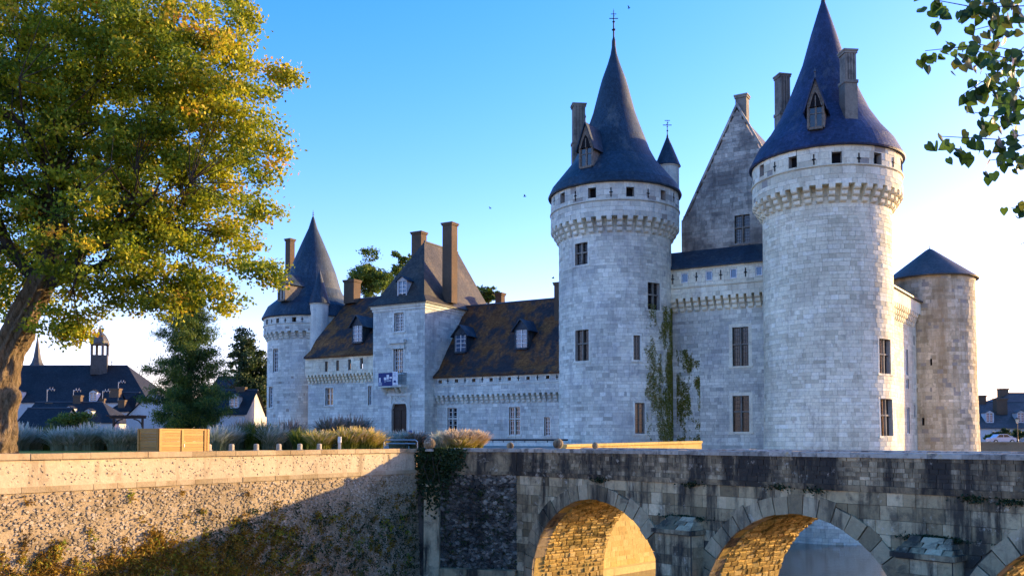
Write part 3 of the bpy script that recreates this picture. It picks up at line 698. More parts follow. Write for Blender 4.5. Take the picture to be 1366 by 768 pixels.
# --- gatehouse
GR = W0 + WN * 2.45; GS = Pla(GR - WE * 7.4, WE); GW_ = 7.4
ug1 = GS.hit(566.5, 500)[0]; ug0 = GS.hit(497.5, 500)[0]
GH = thing('gatehouse', 'square gatehouse pavilion with arched wooden door and steep hipped slate roof', 'gatehouse', (*GS(ug0, 0, 0)[:2], 1.0)); GH['wmat'] = 'stone_yard'
zc = GS.hit(532, 405)[1]
wi = [(526, 538.5, 417, 442), (525, 538, 464, 498)]; hs_ = [rect(GS, *w4) for w4 in wi]
for r in hs_: window(GH, GS, r, 'white', 4, 6); surround(GH, GS, r, 'stone_yard', .22, .05)
dr = rect(GS, 523, 543, 533, 590); dr = (dr[0], dr[1], 1.0, dr[3]); hs_.append((dr[0], dr[1], 1.0, dr[3]))
masonry(GH, GS, ug0, ug1, 1.0, zc, hs_, .38, .7, 'stone_yard', 'mortar', 0, depth=.4)
Sr = Pla(GS(ug1, 0, 0)[:2], -WN); masonry(GH, Sr, 0, 15, 1.0, zc, [], .38, .7, 'stone_yard', 'mortar', 0)
Sl2 = Pla(Vector(GS(ug0, 0, 0)[:2]) - WN * 15, WN); mb = MB(); shell(mb, Sl2, 0, 15, 1, zc, [], 0, .3); mb.build('rear_wall', 'stone_yard', GH)
mb = MB(); w_ = ug1 - ug0
for k_, (dz0, dz1, o) in enumerate(((-.75, -.45, .10), (-.45, -.2, .22), (-.2, .02, .36))):
    mb.sbox(GS, ug0 - o, ug1 + o, zc + dz0, zc + dz1, -15 - o, o, .6)
mb.build('cornice', 'stone_yard', GH)
# quoin strip + base
mb = MB(); um = (dr[0] + dr[1]) / 2; hw = (dr[1] - dr[0]) / 2; zsp = dr[3] - hw
N_ = 16; arc = [(um - hw * math.cos(math.pi * i / N_), zsp + hw * math.sin(math.pi * i / N_)) for i in range(N_ + 1)]
for i in range(N_):
    (x0, q0), (x1, q1) = arc[i], arc[i + 1]
    mb.hexa([GS(x0, q0, .02), GS(x1, q1, .02), GS(x1, q1, -.4), GS(x0, q0, -.4)], [GS(x0, dr[3] + .02, .02), GS(x1, dr[3] + .02, .02), GS(x1, dr[3] + .02, -.4), GS(x0, dr[3] + .02, -.4)], .6)
mb.sbox(GS, dr[0] - .45, dr[0] - .02, 1, dr[3] + .45, -.05, .12, .6); mb.sbox(GS, dr[1] + .02, dr[1] + .45, 1, dr[3] + .45, -.05, .12, .6); mb.sbox(GS, dr[0] - .6, dr[1] + .6, dr[3] + .45, dr[3] + .75, -.05, .2, .6)
for i in range(N_):
    (x0, q0), (x1, q1) = arc[i], arc[i + 1]; s_ = 1.16
    g = lambda x, q: (um + (x - um) * s_, zsp + (q - zsp) * s_)
    X0, X1 = g(x0, q0), g(x1, q1)
    mb.hexa([GS(x0, q0, .1), GS(x1, q1, .1), GS(x1, q1, 0), GS(x0, q0, 0)], [GS(*X0, .1), GS(*X1, .1), GS(*X1, 0), GS(*X0, 0)], .7)
mb.build('door_surround', 'stone_yard', GH)
dm = MB(); dm.face([GS(dr[0], 1, -.3), GS(dr[1], 1, -.3)] + [GS(x, q, -.3) for x, q in arc[::-1]])
do = dm.build('door', 'door_wood', GH)
for i in range(2):
    for j in range(4):
        x0 = um - hw + .12 + i * hw; pz = 1.3 + j * (zsp - 1.3) / 4; p = MB(); p.sbox(GS, x0, x0 + hw - .24, pz, pz + (zsp - 1.3) / 4 - .18, -.3, -.22); p.build('door_panel', 'door_wood', do, root=GH)
p = MB(); p.sbox(GS, um - hw, um + hw, zsp - .12, zsp + .12, -.3, -.18); p.sbox(GS, um - .06, um + .06, 1, zsp - .12, -.3, -.2); p.build('door_bar', 'door_wood', do, root=GH)
r = rect(GS, 521, 541.5, 453, 464); mb = MB(); mb.sbox(GS, r[0], r[1], r[2] + .5, r[3], -.05, .42, .65); mb.sbox(GS, r[0] + .15, r[1] - .15, r[2] - .1, r[2] + .5, -.05, .2, .6); mb.build('window_pediment', 'stone_yard', GH)
# balcony
bz = GS.hit(527, 514)[1]; bt = GS.hit(527, 498)[1]; b0, b1 = GS.hit(513, 505)[0], GS.hit(543, 505)[0]
mb = MB(); mb.sbox(GS, b0, b1, bz - .25, bz, 0, 1.15, .6)
for x in (b0 + .35, um, b1 - .35): mb.prism([GS(x - .14, bz - .25, 0), GS(x - .14, bz - .25, .95), GS(x - .14, bz - .7, .55), GS(x - .14, bz - 1.15, 0)], WE.to_3d() * .28, .6)
bal = mb.build('balcony', 'stone_yard', GH); mb = MB()
for i in range(19):
    x = b0 + .05 + (b1 - b0 - .1) * i / 18; mb.tube(GS(x, bz, 1.1), GS(x, bt, 1.1), .018, seg=5)
for x in (b0 + .05, b1 - .05):
    for i in range(6): mb.tube(GS(x, bz, i * .2), GS(x, bt, i * .2), .018, seg=5)
    mb.tube(GS(x, bt, 0), GS(x, bt, 1.1), .03, seg=6)
mb.tube(GS(b0, bt, 1.1), GS(b1, bt, 1.1), .035, seg=6); mb.build('railing', 'iron', bal, root=GH)
# carved panel + small coat of arms under the balcony
mb = MB(); mb.sbox(GS, um - .9, um + .9, bz - 2.1, bz - .95, -.03, .06, .6)
for i in range(26): q = GS(um + random.uniform(-.7, .7), bz - random.uniform(1.1, 1.95), .08); mb.ball(q, random.uniform(.06, .13), 5, .6)
mb.build('carved_panel', 'stone_yard', GH)
# banner on the railing
bo = thing('banner', 'blue and white printed banner hung on the gatehouse balcony railing', 'banner', GS(b0, bz, 1.14))
def flat(parent, nm, u0, u1, z0, z1, d, m): q = MB(); q.sbox(GS, u0, u1, z0, z1, d, d + .012); q.build(nm, m, parent)
bw = b1 - b0
flat(bo, 'banner_sheet', b0 + .02, b0 + bw * .82, bz - .1, bt + .02, 1.15, 'banner_blue')
flat(bo, 'banner_panel', b0 + bw * .64, b0 + bw * .87, bz - .05, bt + .12, 1.17, 'banner_white')
for (x0, x1, y0, y1) in ((.0, .17, .05, .32), (.04, .11, .32, .7), (.25, .36, .5, .72), (.37, .48, .55, .92), (.50, .62, .6, .75), (.28, .33, .3, .5), (.36, .58, .36, .5)):
    flat(bo, 'printed_shape', b0 + bw * x0 + .02, b0 + bw * x1, bz - .1 + (bt - bz) * y0, bz - .1 + (bt - bz) * y1, 1.163, 'banner_white' if y1 > .5 else 'banner_grey')
flat(bo, 'printed_shape', b0 + bw * .69, b0 + bw * .79, bz + .25, bz + .5, 1.183, 'banner_blue')
for i in range(3): flat(bo, 'printed_line', b0 + bw * .69, b0 + bw * .8, bt - .12 - i * .17, bt - .07 - i * .17, 1.183, 'banner_grey')
# hipped roof with sprocketed eaves
zr_ = GS.hit(565, 320)[1]; zr_ = 1.6 + 266 * 106.8 / 1200; ov = .5
def gp(u, d, z): return GS(u, z, d)
uc = (ug0 + ug1) / 2; DB = 15.0
e0 = [gp(ug0 - ov, ov, zc), gp(ug1 + ov, ov, zc), gp(ug1 + ov, -DB - ov, zc), gp(ug0 - ov, -DB - ov, zc)]
i1 = .55
e1 = [gp(ug0 + i1 - .2, -i1 + .2, zc + .85), gp(ug1 - i1 + .2, -i1 + .2, zc + .85), gp(ug1 - i1 + .2, -DB + i1 - .2, zc + .85), gp(ug0 + i1 - .2, -DB + i1 - .2, zc + .85)]
r0_, r1_ = gp(uc, -5.0, zr_), gp(uc, -12.2, zr_)
mb = MB()
def rq(ps):
    a_ = Vector(ps[0]); ex = (Vector(ps[1]) - a_).normalized(); nz_ = ex.cross(Vector(ps[-1]) - a_).normalized(); ey = nz_.cross(ex)
    mb.face(ps, .5, [((Vector(p) - a_).dot(ex), (Vector(p) - a_).dot(ey)) for p in ps])
for i in range(4): rq([e0[i], e0[(i + 1) % 4], e1[(i + 1) % 4], e1[i]])
rq([e1[0], e1[1], r0_]); rq([e1[1], e1[2], r1_, r0_]); rq([e1[2], e1[3], r1_]); rq([e1[3], e1[0], r0_, r1_])
mb.hexa([p - Vector((0, 0, .12)) for p in e0], [p - Vector((0, 0, .01)) for p in e0]); grf = mb.build('roof', 'slate_old', GH)
mb = MB(); mb.tube(r0_, r1_, .12); mb.build('roof_ridge', 'lead', grf, root=GH)
# chimneys
q = gp(ug1 - 1.1, -3.2, 0); q = Vector((XA(599.5, 105), 105.0)); chimney(GH, q, WE, .66, .6, zc + .4, ZA(298, q.y, 600), 'brick_chimney', cap=.1)
q = Vector((XA(558, 114), 114.0)); chimney(GH, q, WE, .75, .6, zc + 3, ZA(310, q.y, 558), 'brick_chimney', cap=.1)
P = gp(GS.hit(533, 395)[0], -.45, zc + .75); dormer(GH, P, WN, 1.35, 2.0, .45, 2.0, 'white_wall', 'slate', over=.2)

# --- wings
def wing(name, label, u0, u1, S, z_e, z_c1, z_c0, ridge, squares, slts, wins, dorms, roofm, ncor, wallm, upm, eaveout=.35, recess=0, tall=False):
    W_ = thing(name, label, 'wing', (*S((u0 + u1) / 2, 0, 0)[:2], 1.0)); W_['wmat'] = wallm
    Su = Pla(Vector(S(0, 0, .55)[:2]), S.e)
    ho = []
    for (x0, x1, y0, y1, kd, nc, nr) in wins:
        r = rect(S, x0, x1, y0, y1); ho.append(r); window(W_, S, r, kd, nc, nr); surround(W_, S, r, wallm, .16, .03)
    masonry(W_, S, u0, u1, .6, z_c1, ho, .36, .65, wallm, 'mortar', 0, depth=.4)
    hu = []
    for sq in squares:
        r = rect(Su, *sq[:4]); hu.append(r)
        if tall: window(W_, Su, r, 'hole')
        else: window(W_, Su, r, 'hole'); surround(W_, Su, r, upm, .13, .03, False)
    masonry(W_, Su, u0, u1, z_c1, z_e, hu, .36, .7, upm, 'mortar', 0, depth=.4, wallname='gallery_wall')
    mb = MB(); mb.sbox(Su, u0, u1, z_c1 + .002, z_c1 + .03, -.7, 0, .3)
    if not tall: zs_ = z_c1 + (z_e - z_c1) * .52; mb.sbox(Su, u0, u1, zs_ - .07, zs_ + .07, -.03, .08, .4)
    mb.build('string_course', upm, W_)
    for px, y0, y1 in slts: slit(W_, Su, px, y0, y1)
    corbels(W_, S, [u0 + .3 + (u1 - u0 - .6) * i / (ncor - 1) for i in range(ncor)], z_c0, z_c1, .57, (u1 - u0) / ncor * .5, upm, 3)
    # roof: curved sprocket
    zr, dep = ridge; mb = MB(); ln = u1 - u0
    prof = [(eaveout + .55, z_e - .05), (-.3, z_e + .85), (-1.4, z_e + 2.4), (-dep, zr)]; v = 0
    for (d0, a), (d1, b) in zip(prof[:-1], prof[1:]):
        l2 = math.hypot(d1 - d0, b - a); nn = 10
        for i in range(nn):
            x0, x1 = u0 + ln * i / nn, u0 + ln * (i + 1) / nn
            mb.face([S(x0, a, d0), S(x1, a, d0), S(x1, b, d1), S(x0, b, d1)], .5, [(x0, v), (x1, v), (x1, v + l2), (x0, v + l2)])
        v += l2
    mb.face([S(u0, zr, -dep), S(u1, zr, -dep), S(u1, z_e, -2 * dep), S(u0, z_e, -2 * dep)])
    for x in (u0, u1): mb.face([S(x, z, d) for d, z in prof] + [S(x, z_e, -2 * dep)])
    mb.sbox(S, u0, u1, z_e - .22, z_e - .06, .3, eaveout + .53); mb.build('roof', roofm, W_)
    mb = MB(); mb.tube(S(u0, zr, -dep), S(u1, zr, -dep), .13); mb.build('roof_ridge', 'lead', W_)
    for (px, py, w, hw_, hg) in dorms:
        # march along the ray to the roof surface
        D = ray(px, py)
        for i in range(3000):
            t = 95 + i * .01; p = Vector((D.x * t, D.y * t, EYE + D.z * t)); d = (Vector((p.x, p.y)) - S.P).dot(S.n)
            zz = None
            for (d0, a), (d1, b) in zip(prof[:-1], prof[1:]):
                if d1 <= d <= d0: zz = a + (b - a) * (d - d0) / (d1 - d0)
            if zz is not None and p.z <= zz: break
        dormer(W_, p + WN.to_3d() * .3, WN, w, hw_, hg, 3.0, 'slate', 'slate', over=.3)
    return W_
SW = Pla(W0, WE); uR_ = SW.hit(747, 540)[0] + 1.2
RW = wing('castle_wing', 'low castle wing with brown mossy roof and two dormers between gatehouse and round tower', 0, uR_, SW, SW.hit(660, 499)[1], SW.hit(660, 525.5)[1], SW.hit(660, 537)[1], (ZA(405, 106, 680), 6.2),
    [(x - 2.3, x + 2.3, y - 2.2, y + 2.2) for x, y in ((587.3, 508.8), (609, 507.7), (632, 507), (655.3, 506), (679.5, 505), (704.5, 504), (730.5, 502.7))],
    [(x, y - 3.5, y + 3.5) for x, y in ((597.5, 508), (620.5, 507.3), (643.5, 506), (667, 505), (691.5, 504.2), (717, 503.3), (743, 502.5))],
    [(597, 609.5, 543.5, 578, 'stonewhite', 2, 6), (679, 693.5, 542.5, 580, 'stonewhite', 4, 6), (726, 733.5, 556, 581, 'white', 2, 5)],
    [(616, 470, 1.7, 2.1, 1.0), (697, 465, 1.7, 2.2, 1.0)], 'tile_brown', 26, 'stone_yard', 'stone_yard')
q = Vector((XA(667, 112), 112)); chimney(RW, q, WE, .45, .45, ZA(425, 112), ZA(391, 112, 667), 'brick_chimney')
q = Vector((XA(746, 100), 100)); chimney(RW, q, WE, .4, .4, ZA(430, 100), ZA(377, 100, 743), 'brick_chimney')
uL0 = SW.hit(411, 520)[0]; uL1 = SW.hit(499, 520)[0] + .8
LW = wing('castle_wing', 'castle wing with brown roof between gatehouse and far turreted tower', uL0, uL1, SW, SW.hit(456, 474)[1], SW.hit(456, 499)[1], SW.hit(456, 510.5)[1], (ZA(397, 117, 470), 7.5),
    [(433.5, 437, 482, 495.5), (448.5, 452, 480.5, 494), (464.5, 468, 479, 493), (480.5, 484, 477.5, 491.5)], [],
    [(434, 444.5, 517, 540.5, 'white', 2, 3), (491, 496, 514.5, 540, 'white', 2, 4)],
    [(478.5, 457, 1.7, 2.2, 1.1)], 'tile_brown', 20, 'stone_yard', 'stone_right', tall=True)
q = Vector((XA(468.5, 118), 118)); chimney(LW, q, WE, .85, .7, ZA(405, 118), ZA(374, 118, 469), 'brick_chimney')

# --- far tower
FT = round_tower('round_tower', 'far round tower with dark slate cone and a small cone-capped turret beside the left wing', FY, (355.5, 474), (350, 479), (347, 482), (420, 430.5, 441, 451),
    prof_from_px([(58, 412), (46, 402), (38, 388), (31, 365), (22.5, 343), (13.5, 322), (6, 305), (1.8, 291)], FY, 416), .5, 'stone_yard', 'slate',
    [(364, 371, 465, 496, 'white'), (358.5, 364, 515.5, 543.5, 'white')],
    [(354.8, 357.5, 426, 432.5), (368.5, 372, 424.5, 430.5), (389.5, 395, 423, 429)], [(362.5, 425.5, 431), (380.5, 424, 430), (403, 422.5, 428.5)], 40, .5, 0, w=.7)
T, c, R, Rp, Re, ze, S, Sp, prof = FT
P = on_roof(S, c, prof, 382, 400); f = (Vector((P.x, P.y)) - Vector(c)).normalized(); dormer(T, P + Vector((f.x, f.y, -.2)) * 1.0, Vector((-.62, -.78)), 1.6, 2.3, 1.2, 3.4, 'dormer_wood', 'slate', win='stone')
q = Vector((XA(384.5, 124), 124)); chimney(T, q, WE, .45, .45, ze, ZA(319, 124, 384), 'brick_chimney')
finial(T, c[0], c[1], prof[-1][1] - .2, prof[-1][1] + .8, .07)
Yt = 116.2; q = (XA(424.5, Yt), Yt); zt_ = ZA(407, Yt, 424); tm = MB()
tm.lathe(q, [(.3, ZA(492, Yt)), (1.0, ZA(480, Yt)), (1.17, ZA(470, Yt)), (1.17, zt_), (1.26, zt_ + .08), (1.26, zt_ + .2)], 28, uv=False); tt = tm.build('turret', 'stone_yard', T)
tm = MB(); tm.lathe(q, [(1.1, zt_ + .15), (1.4, zt_ + .16), (1.35, zt_ + .3), (0, ZA(358, Yt, 424))], 28); tm.build('turret_roof', 'slate', tt, root=T)
# ================================================================== BRIDGE
BR = thing('stone_bridge', 'weathered grey stone bridge with round arches, parapet and capped pier buttresses', 'bridge', (B0.x, B0.y, -7))
SB = Pla(B0, BD)                        # outward normal points to the viewer's left
AR, ACZ, SPC, AC0 = 4.4, -5.65, 11.4, 5.66
CEN = [5.66, 16.6, 27.2, 38.6]; BL = 50.0; BWD = 5.2; STR = -.28
def arcz(s_, R_):
    for c_ in CEN:
        if abs(s_ - c_) < R_: return ACZ + math.sqrt(R_ * R_ - (s_ - c_) ** 2)
    return -99
mb = MB(); ss = sorted(set([0, BL] + [c_ + AR * x for c_ in CEN for x in np.cos(np.linspace(0, math.pi, 33))] + list(np.arange(0, BL, 2.0))))
ss = [x for x in ss if 0 <= x <= BL]
for a, b in zip(ss[:-1], ss[1:]):
    m = (a + b) / 2; z0, z1 = (max(-8, arcz(a, AR)), max(-8, arcz(b, AR))) if arcz(m, AR) > -50 else (-8, -8)
    if z0 < -7.9 and arcz(m, AR) > -50: z0 = ACZ
    if z1 < -7.9 and arcz(m, AR) > -50: z1 = ACZ
    for d in (-.05, -BWD): mb.face([SB(a, z0, d), SB(b, z1, d), SB(b, STR, d), SB(a, STR, d)], .4)
mb.face([SB(0, .05, 0), SB(BL, .05, 0), SB(BL, .05, -BWD), SB(0, .05, -BWD)], .5)
for c_ in CEN:
    for sg in (-1, 1): mb.face([SB(c_ + sg * AR, ACZ, -.05), SB(c_ + sg * AR, ACZ, -BWD), SB(c_ + sg * AR, -8, -BWD), SB(c_ + sg * AR, -8, -.05)], .5)
mb.build('spandrel_wall', 'mortar_dark', BR)
class Vault:
    def __init__(s, c): s.c = c
    def __call__(s, u, z, d):          # u arc length from the far-side springing, z depth under the bridge, d towards the axis
        a = math.pi - u / AR; r = AR - d
        if u < 0: return SB(s.c - AR + d, ACZ + u, -z)
        return SB(s.c + r * math.cos(a), ACZ + r * math.sin(a), -z)
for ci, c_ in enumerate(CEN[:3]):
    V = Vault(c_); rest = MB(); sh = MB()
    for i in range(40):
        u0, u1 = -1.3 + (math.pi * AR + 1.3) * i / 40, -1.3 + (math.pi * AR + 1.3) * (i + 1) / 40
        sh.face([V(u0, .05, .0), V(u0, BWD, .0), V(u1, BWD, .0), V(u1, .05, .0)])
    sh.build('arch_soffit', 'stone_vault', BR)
    u = -1.3
    while u < math.pi * AR:
        h_ = random.uniform(.16, .3); z = .62 - random.uniform(0, .3)
        while z < BWD:
            w_ = random.uniform(.2, .62); dd = random.uniform(.015, .085); g = .02
            a, b, c2, e = u + g, u + h_ - g, max(z, .62) + g, min(z + w_, BWD) - g
            if e - c2 > .05:
                tw = random.uniform(-.02, .02); i_ = .03
                rest.hexa([V(a, c2, -.02), V(b, c2, -.02), V(b, e, -.02), V(a, e, -.02)], [V(a + i_, c2 + i_, dd + tw), V(b - i_, c2 + i_, dd - tw), V(b - i_, e - i_, dd), V(a + i_, e - i_, dd + tw)], min(1, max(0, random.gauss(.5, .27))))
            z += w_
        u += h_
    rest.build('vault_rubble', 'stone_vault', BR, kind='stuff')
    # voussoirs
    nv = 23
    for i in range(nv):
        a0, a1 = math.pi * i / nv, math.pi * (i + 1) / nv; g = .0045; th = random.uniform(.58, .80); dd = random.uniform(.05, .10); t = min(1, max(0, random.gauss(.55, .2)))
        p = lambda a, r, d: SB(c_ - r * math.cos(a), ACZ + r * math.sin(a), d)
        am = (a0 + a1) / 2; v = MB(); x0, x1 = a0 + g, a1 - g; dj = [dd + random.uniform(-.012, .012) for _ in range(4)]; ri = AR + random.uniform(-.03, .02)
        v.hexa([p(x0, ri, dj[0]), p(x1, ri, dj[1]), p(x1, ri, -.7), p(x0, ri, -.7)], [p(x0, AR + th, dj[2]), p(x1, AR + th, dj[3]), p(x1, AR + th, -.7), p(x0, AR + th, -.7)], t)
        v.build('voussoir', 'stone_voussoir', BR)
    rx = AR + .70
# ashlar courses clipped by the arch rings
PIER = [11.2, 21.9, 33.0]
z = STR; nblk = 0; rowi = 0; RX = AR + .66
while z > -7.2:
    hh = random.uniform(.36, .52); zb_ = z - hh; s_ = 0 - random.uniform(0, .5)
    while s_ < 31:
        ww = random.uniform(.42, 1.0); a, b = max(s_, 0) + .008, s_ + ww - .008; s_ += ww
        if b - a < .1: continue
        if any(abs((a + b) / 2 - p_) < .9 for p_ in PIER) and z < -2.3: continue
        xs = np.linspace(a, b, 7); lows = [max(zb_ + .008, arcz(x, RX) if arcz(x, RX) > -50 else -99) for x in xs]
        keep = [(x, lo) for x, lo in zip(xs, lows) if lo < z - .07]
        if len(keep) < 2: continue
        dd = random.uniform(.0, .035); top = z - .008; t = min(1, max(0, random.gauss(.5, .28)))
        v = MB(); poly = [SB(x, lo, -.1) for x, lo in keep] + [SB(keep[-1][0], top, -.1), SB(keep[0][0], top, -.1)]
        tl = random.uniform(-.012, .012)
        v.prism(poly, SB.n.to_3d() * (.1 + dd), t)
        v.build('stone_block', 'stone_bridge', BR); nblk += 1
    z = zb_
# string course, parapets, copings
def parapet(T, S, u0, u1, d0, d1, mat_face, ztop=1.15, zlo=-.06, face=1, cop='stone_coping', clen=1.25, small=.17):
    m = MB(); m.sbox(S, u0, u1, zlo, ztop - .2, d0, d1, .4); m.build('parapet_core', mat_face, T)
    u = u0
    while u < u1 - .05:
        l_ = min(clen * random.uniform(.75, 1.25), u1 - u); 
        if u1 - u - l_ < .4: l_ = u1 - u
        v = MB(); dz = random.uniform(-.012, .012); o = .09
        a, b = u + .006, u + l_ - .006
        v.hexa([S(a, ztop - .2, d1 + o), S(b, ztop - .2, d1 + o), S(b, ztop - .2, d0 - o), S(a, ztop - .2, d0 - o)], [S(a, ztop - .03 + dz, d1 + o), S(b, ztop - .03 + dz, d1 + o), S(b, ztop - .03 + dz, d0 - o), S(a, ztop - .03 + dz, d0 - o)], random.uniform(.2, .9))
        v.hexa([S(a, ztop - .03 + dz, d1 + o), S(b, ztop - .03 + dz, d1 + o), S(b, ztop - .03 + dz, d0 - o), S(a, ztop - .03 + dz, d0 - o)], [S(a, ztop + dz, d1 + o - .07), S(b, ztop + dz, d1 + o - .07), S(b, ztop + dz, d0 - o + .07), S(a, ztop + dz, d0 - o + .07)], random.uniform(.2, .9))
        v.build('coping_stone', cop, T); u += l_
parapet(BR, SB, 0, BL, -.5, -.02, 'stone_parapet'); parapet(BR, SB, 0, BL, -BWD, -BWD + .45, 'stone_parapet')
masonry(BR, SB, 0, 33, -.06, .945, [], .17, .30, 'stone_parapet', 'stone_parapet', 0, back=False, relief=.03, gvar=.34, zvis=-9)
u = 0
while u < 40:
    l_ = random.uniform(.8, 1.5); v = MB(); o = random.uniform(.10, .13)
    v.hexa([SB(u + .005, STR, o - .05), SB(u + l_ - .005, STR, o - .05), SB(u + l_ - .005, STR, -.4), SB(u + .005, STR, -.4)], [SB(u + .005, -.06, o), SB(u + l_ - .005, -.06, o), SB(u + l_ - .005, -.06, -.4), SB(u + .005, -.06, -.4)], random.uniform(.1, .6)); v.build('string_stone', 'stone_parapet', BR); u += l_
for p_ in PIER:
    m = MB(); w_, pr = .95, .85
    m.sbox(SB, p_ - w_, p_ + w_, -8, -2.38, -.04, pr, .45); bo_ = m.build('buttress', 'mortar_dark', BR)
    for fS, f0, f1, dd_ in ((SB, p_ - w_, p_ + w_, pr), ):
        zz = -2.42
        while zz > -6.6:
            h_ = random.uniform(.36, .5); s_ = f0
            while s_ < f1 - .05:
                ww = min(random.uniform(.5, 1.1), f1 - s_)
                if f1 - s_ - ww < .3: ww = f1 - s_
                v = MB(); v.sbox(SB, s_ + .006, s_ + ww - .006, zz - h_ + .006, zz - .006, dd_ - .06, dd_ + random.uniform(.01, .04), min(1, max(0, random.gauss(.45, .25)))); v.build('buttress_stone', 'stone_bridge', bo_, root=BR); s_ += ww
            zz -= h_
    zz = -2.42
    while zz > -6.6:            # side facing the arch
        h_ = random.uniform(.36, .5)
        for sg in (-1, 1):
            v = MB(); x = p_ + sg * w_; v.sbox(SB, min(x, x + sg * .03), max(x, x + sg * .03), zz - h_ + .006, zz - .006, .0, pr - .07, random.uniform(.2, .8)); v.build('buttress_stone', 'stone_bridge', bo_, root=BR)
        zz -= h_
    o = .14
    m = MB()
    m.hexa([SB(p_ - w_ - o, -2.38, pr + o), SB(p_ + w_ + o, -2.38, pr + o), SB(p_ + w_ + o, -2.38, -.03), SB(p_ - w_ - o, -2.38, -.03)], [SB(p_ - w_ - o, -2.2, pr + o), SB(p_ + w_ + o, -2.2, pr + o), SB(p_ + w_ + o, -2.2, -.03), SB(p_ - w_ - o, -2.2, -.03)], .5)
    for k2 in range(3):
        za, zb_ = -2.2 + k2 * .165, -2.2 + (k2 + 1) * .165; fa, fb = 1 - k2 * .27, 1 - (k2 + 1) * .27 + .06; x = p_ - w_ * (.6 + .42 * fa)
        while x < p_ + w_ * (.6 + .42 * fa) - .1:
            xe = min(x + random.uniform(.45, .8), p_ + w_ * (.6 + .42 * fa)); jj = random.uniform(-.03, .04); v = MB()
            if p_ + w_ * (.6 + .42 * fa) - xe < .25: xe = p_ + w_ * (.6 + .42 * fa)
            v.hexa([SB(x + .01, za, pr * fa + .06 + jj), SB(xe - .01, za, pr * fa + .06 + jj), SB(xe - .01, za, -.03), SB(x + .01, za, -.03)], [SB(x + .04, zb_ + jj * .5, pr * fb + .03), SB(xe - .04, zb_ + jj * .5, pr * fb + .03), SB(xe - .04, zb_ + jj * .5, -.03), SB(x + .04, zb_ + jj * .5, -.03)], random.random()); v.build('cap_stone', 'stone_voussoir', BR); x = xe
    m.build('buttress_cap', 'stone_parapet', BR)
    n = 900; C = np.array([SB(p_ + random.gauss(0, .5), -1.75 + random.gauss(0, .05), random.uniform(.0, .25)) for _ in range(n)]); A, B = rand_axes(n, .05, .03); quads('cap_moss', 'leaf_ivy', C, A, B, RNG.uniform(0, .35, n), BR, 'stuff')
# moss cushions under the string course
n = 900; C = []
for i in range(n):
    s_, z_ = random.choice(((23.2, -.33), (24.4, -.4), (25.6, -.3), (11.6, -.3), (15.9, -.25), (17.5, -.3), (6.2, -.3), (26.4, -.42))); C.append(SB(s_ + random.gauss(0, .3), z_ + random.gauss(0, .07), random.uniform(.03, .14)))
A, B = rand_axes(n, .06, .035); quads('joint_moss', 'leaf_ivy', np.array(C), A, B, RNG.uniform(0, .4, n), BR, 'stuff')

# ================================================================== LEFT GARDEN WALL
GWL = thing('garden_wall', 'sunlit retaining wall with plaster band, coping stones and rubble base beside the lawn', 'wall', (C0.x, C0.y, -7))
LWD = -LD; LEN = 37.0; SLW = Pla(C0 + LD * LEN, LWD)     # u runs towards the far corner, normal to the moat
m = MB(); m.sbox(SLW, 0, LEN, 0, .92, -.55, 0, .5); m.build('plaster_band', 'plaster', GWL)
for (z0, z1, o, cl, mt, nm) in ((.92, 1.13, .1, 1.05, 'wall_coping', 'coping_stone'), (-.2, 0, .07, .95, 'wall_coping', 'course_stone')):
    u = 0
    while u < LEN - .05:
        l_ = min(cl * random.uniform(.8, 1.2), LEN - u)
        if LEN - u - l_ < .4: l_ = LEN - u
        v = MB(); oo = o + random.uniform(-.012, .012); dz = random.uniform(-.01, .008)
        v.sbox(SLW, u + .007, u + l_ - .007, z0, z1 + (dz if z1 > .5 else 0), -.6, oo, random.uniform(.1, .95)); v.build(nm, mt, GWL); u += l_
def batter(S, k_): return lambda u, z, d: S(u, z, d + max(0, -.2 - z) * k_)
SLB = batter(SLW, .05)
m = MB(); m.face([SLB(0, -7.5, 0), SLB(LEN, -7.5, 0), SLB(LEN, -.2, 0), SLB(0, -.2, 0)]); m.face([SLW(0, -7.5, -1), SLW(0, -.2, -1), SLB(0, -.2, 0), SLB(0, -7.5, 0)]); m.build('rubble_bed', 'rubble_bed', GWL)
def rubble(T, S, u0, u1, z0, z1, n, mat, smin, smax, name, dens=None, out=.09):
    mb_ = MB()
    for _ in range(n):
        u, z = random.uniform(u0, u1), random.uniform(z0, z1)
        if dens and random.random() > dens(u, z): continue
        s_ = random.uniform(smin, smax); k_ = random.randint(5, 7); a0 = random.random() * 6; st = random.uniform(.5, .85); dd = random.uniform(.25, 1) * out
        ring = [(s_ * random.uniform(.75, 1.15) * math.cos(a0 + 6.283 * i / k_), s_ * st * random.uniform(.75, 1.15) * math.sin(a0 + 6.283 * i / k_)) for i in range(k_)]
        lo = mb_.pts([S(u + x, z + y, -.02) for x, y in ring]); hi = mb_.pts([S(u + x * .72, z + y * .72, dd) for x, y in ring]); t = min(1, max(0, random.gauss(.5, .3)))
        mb_.f.append(hi); mb_.t.append(t); mb_.uv.append(None)
        for i in range(k_):
            j = (i + 1) % k_; mb_.f.append([lo[i], lo[j], hi[j], hi[i]]); mb_.t.append(t); mb_.uv.append(None)
    return mb_.build(name, mat, T, kind='stuff')
rubble(GWL, SLB, 12, LEN, -6.6, -.24, 15000, 'rubble', .03, .11, 'rubble_stones', out=.05)
rubble(GWL, SLW, 12, LEN, .06, .88, 500, 'plaster', .03, .08, 'plaster_stones', out=.03)
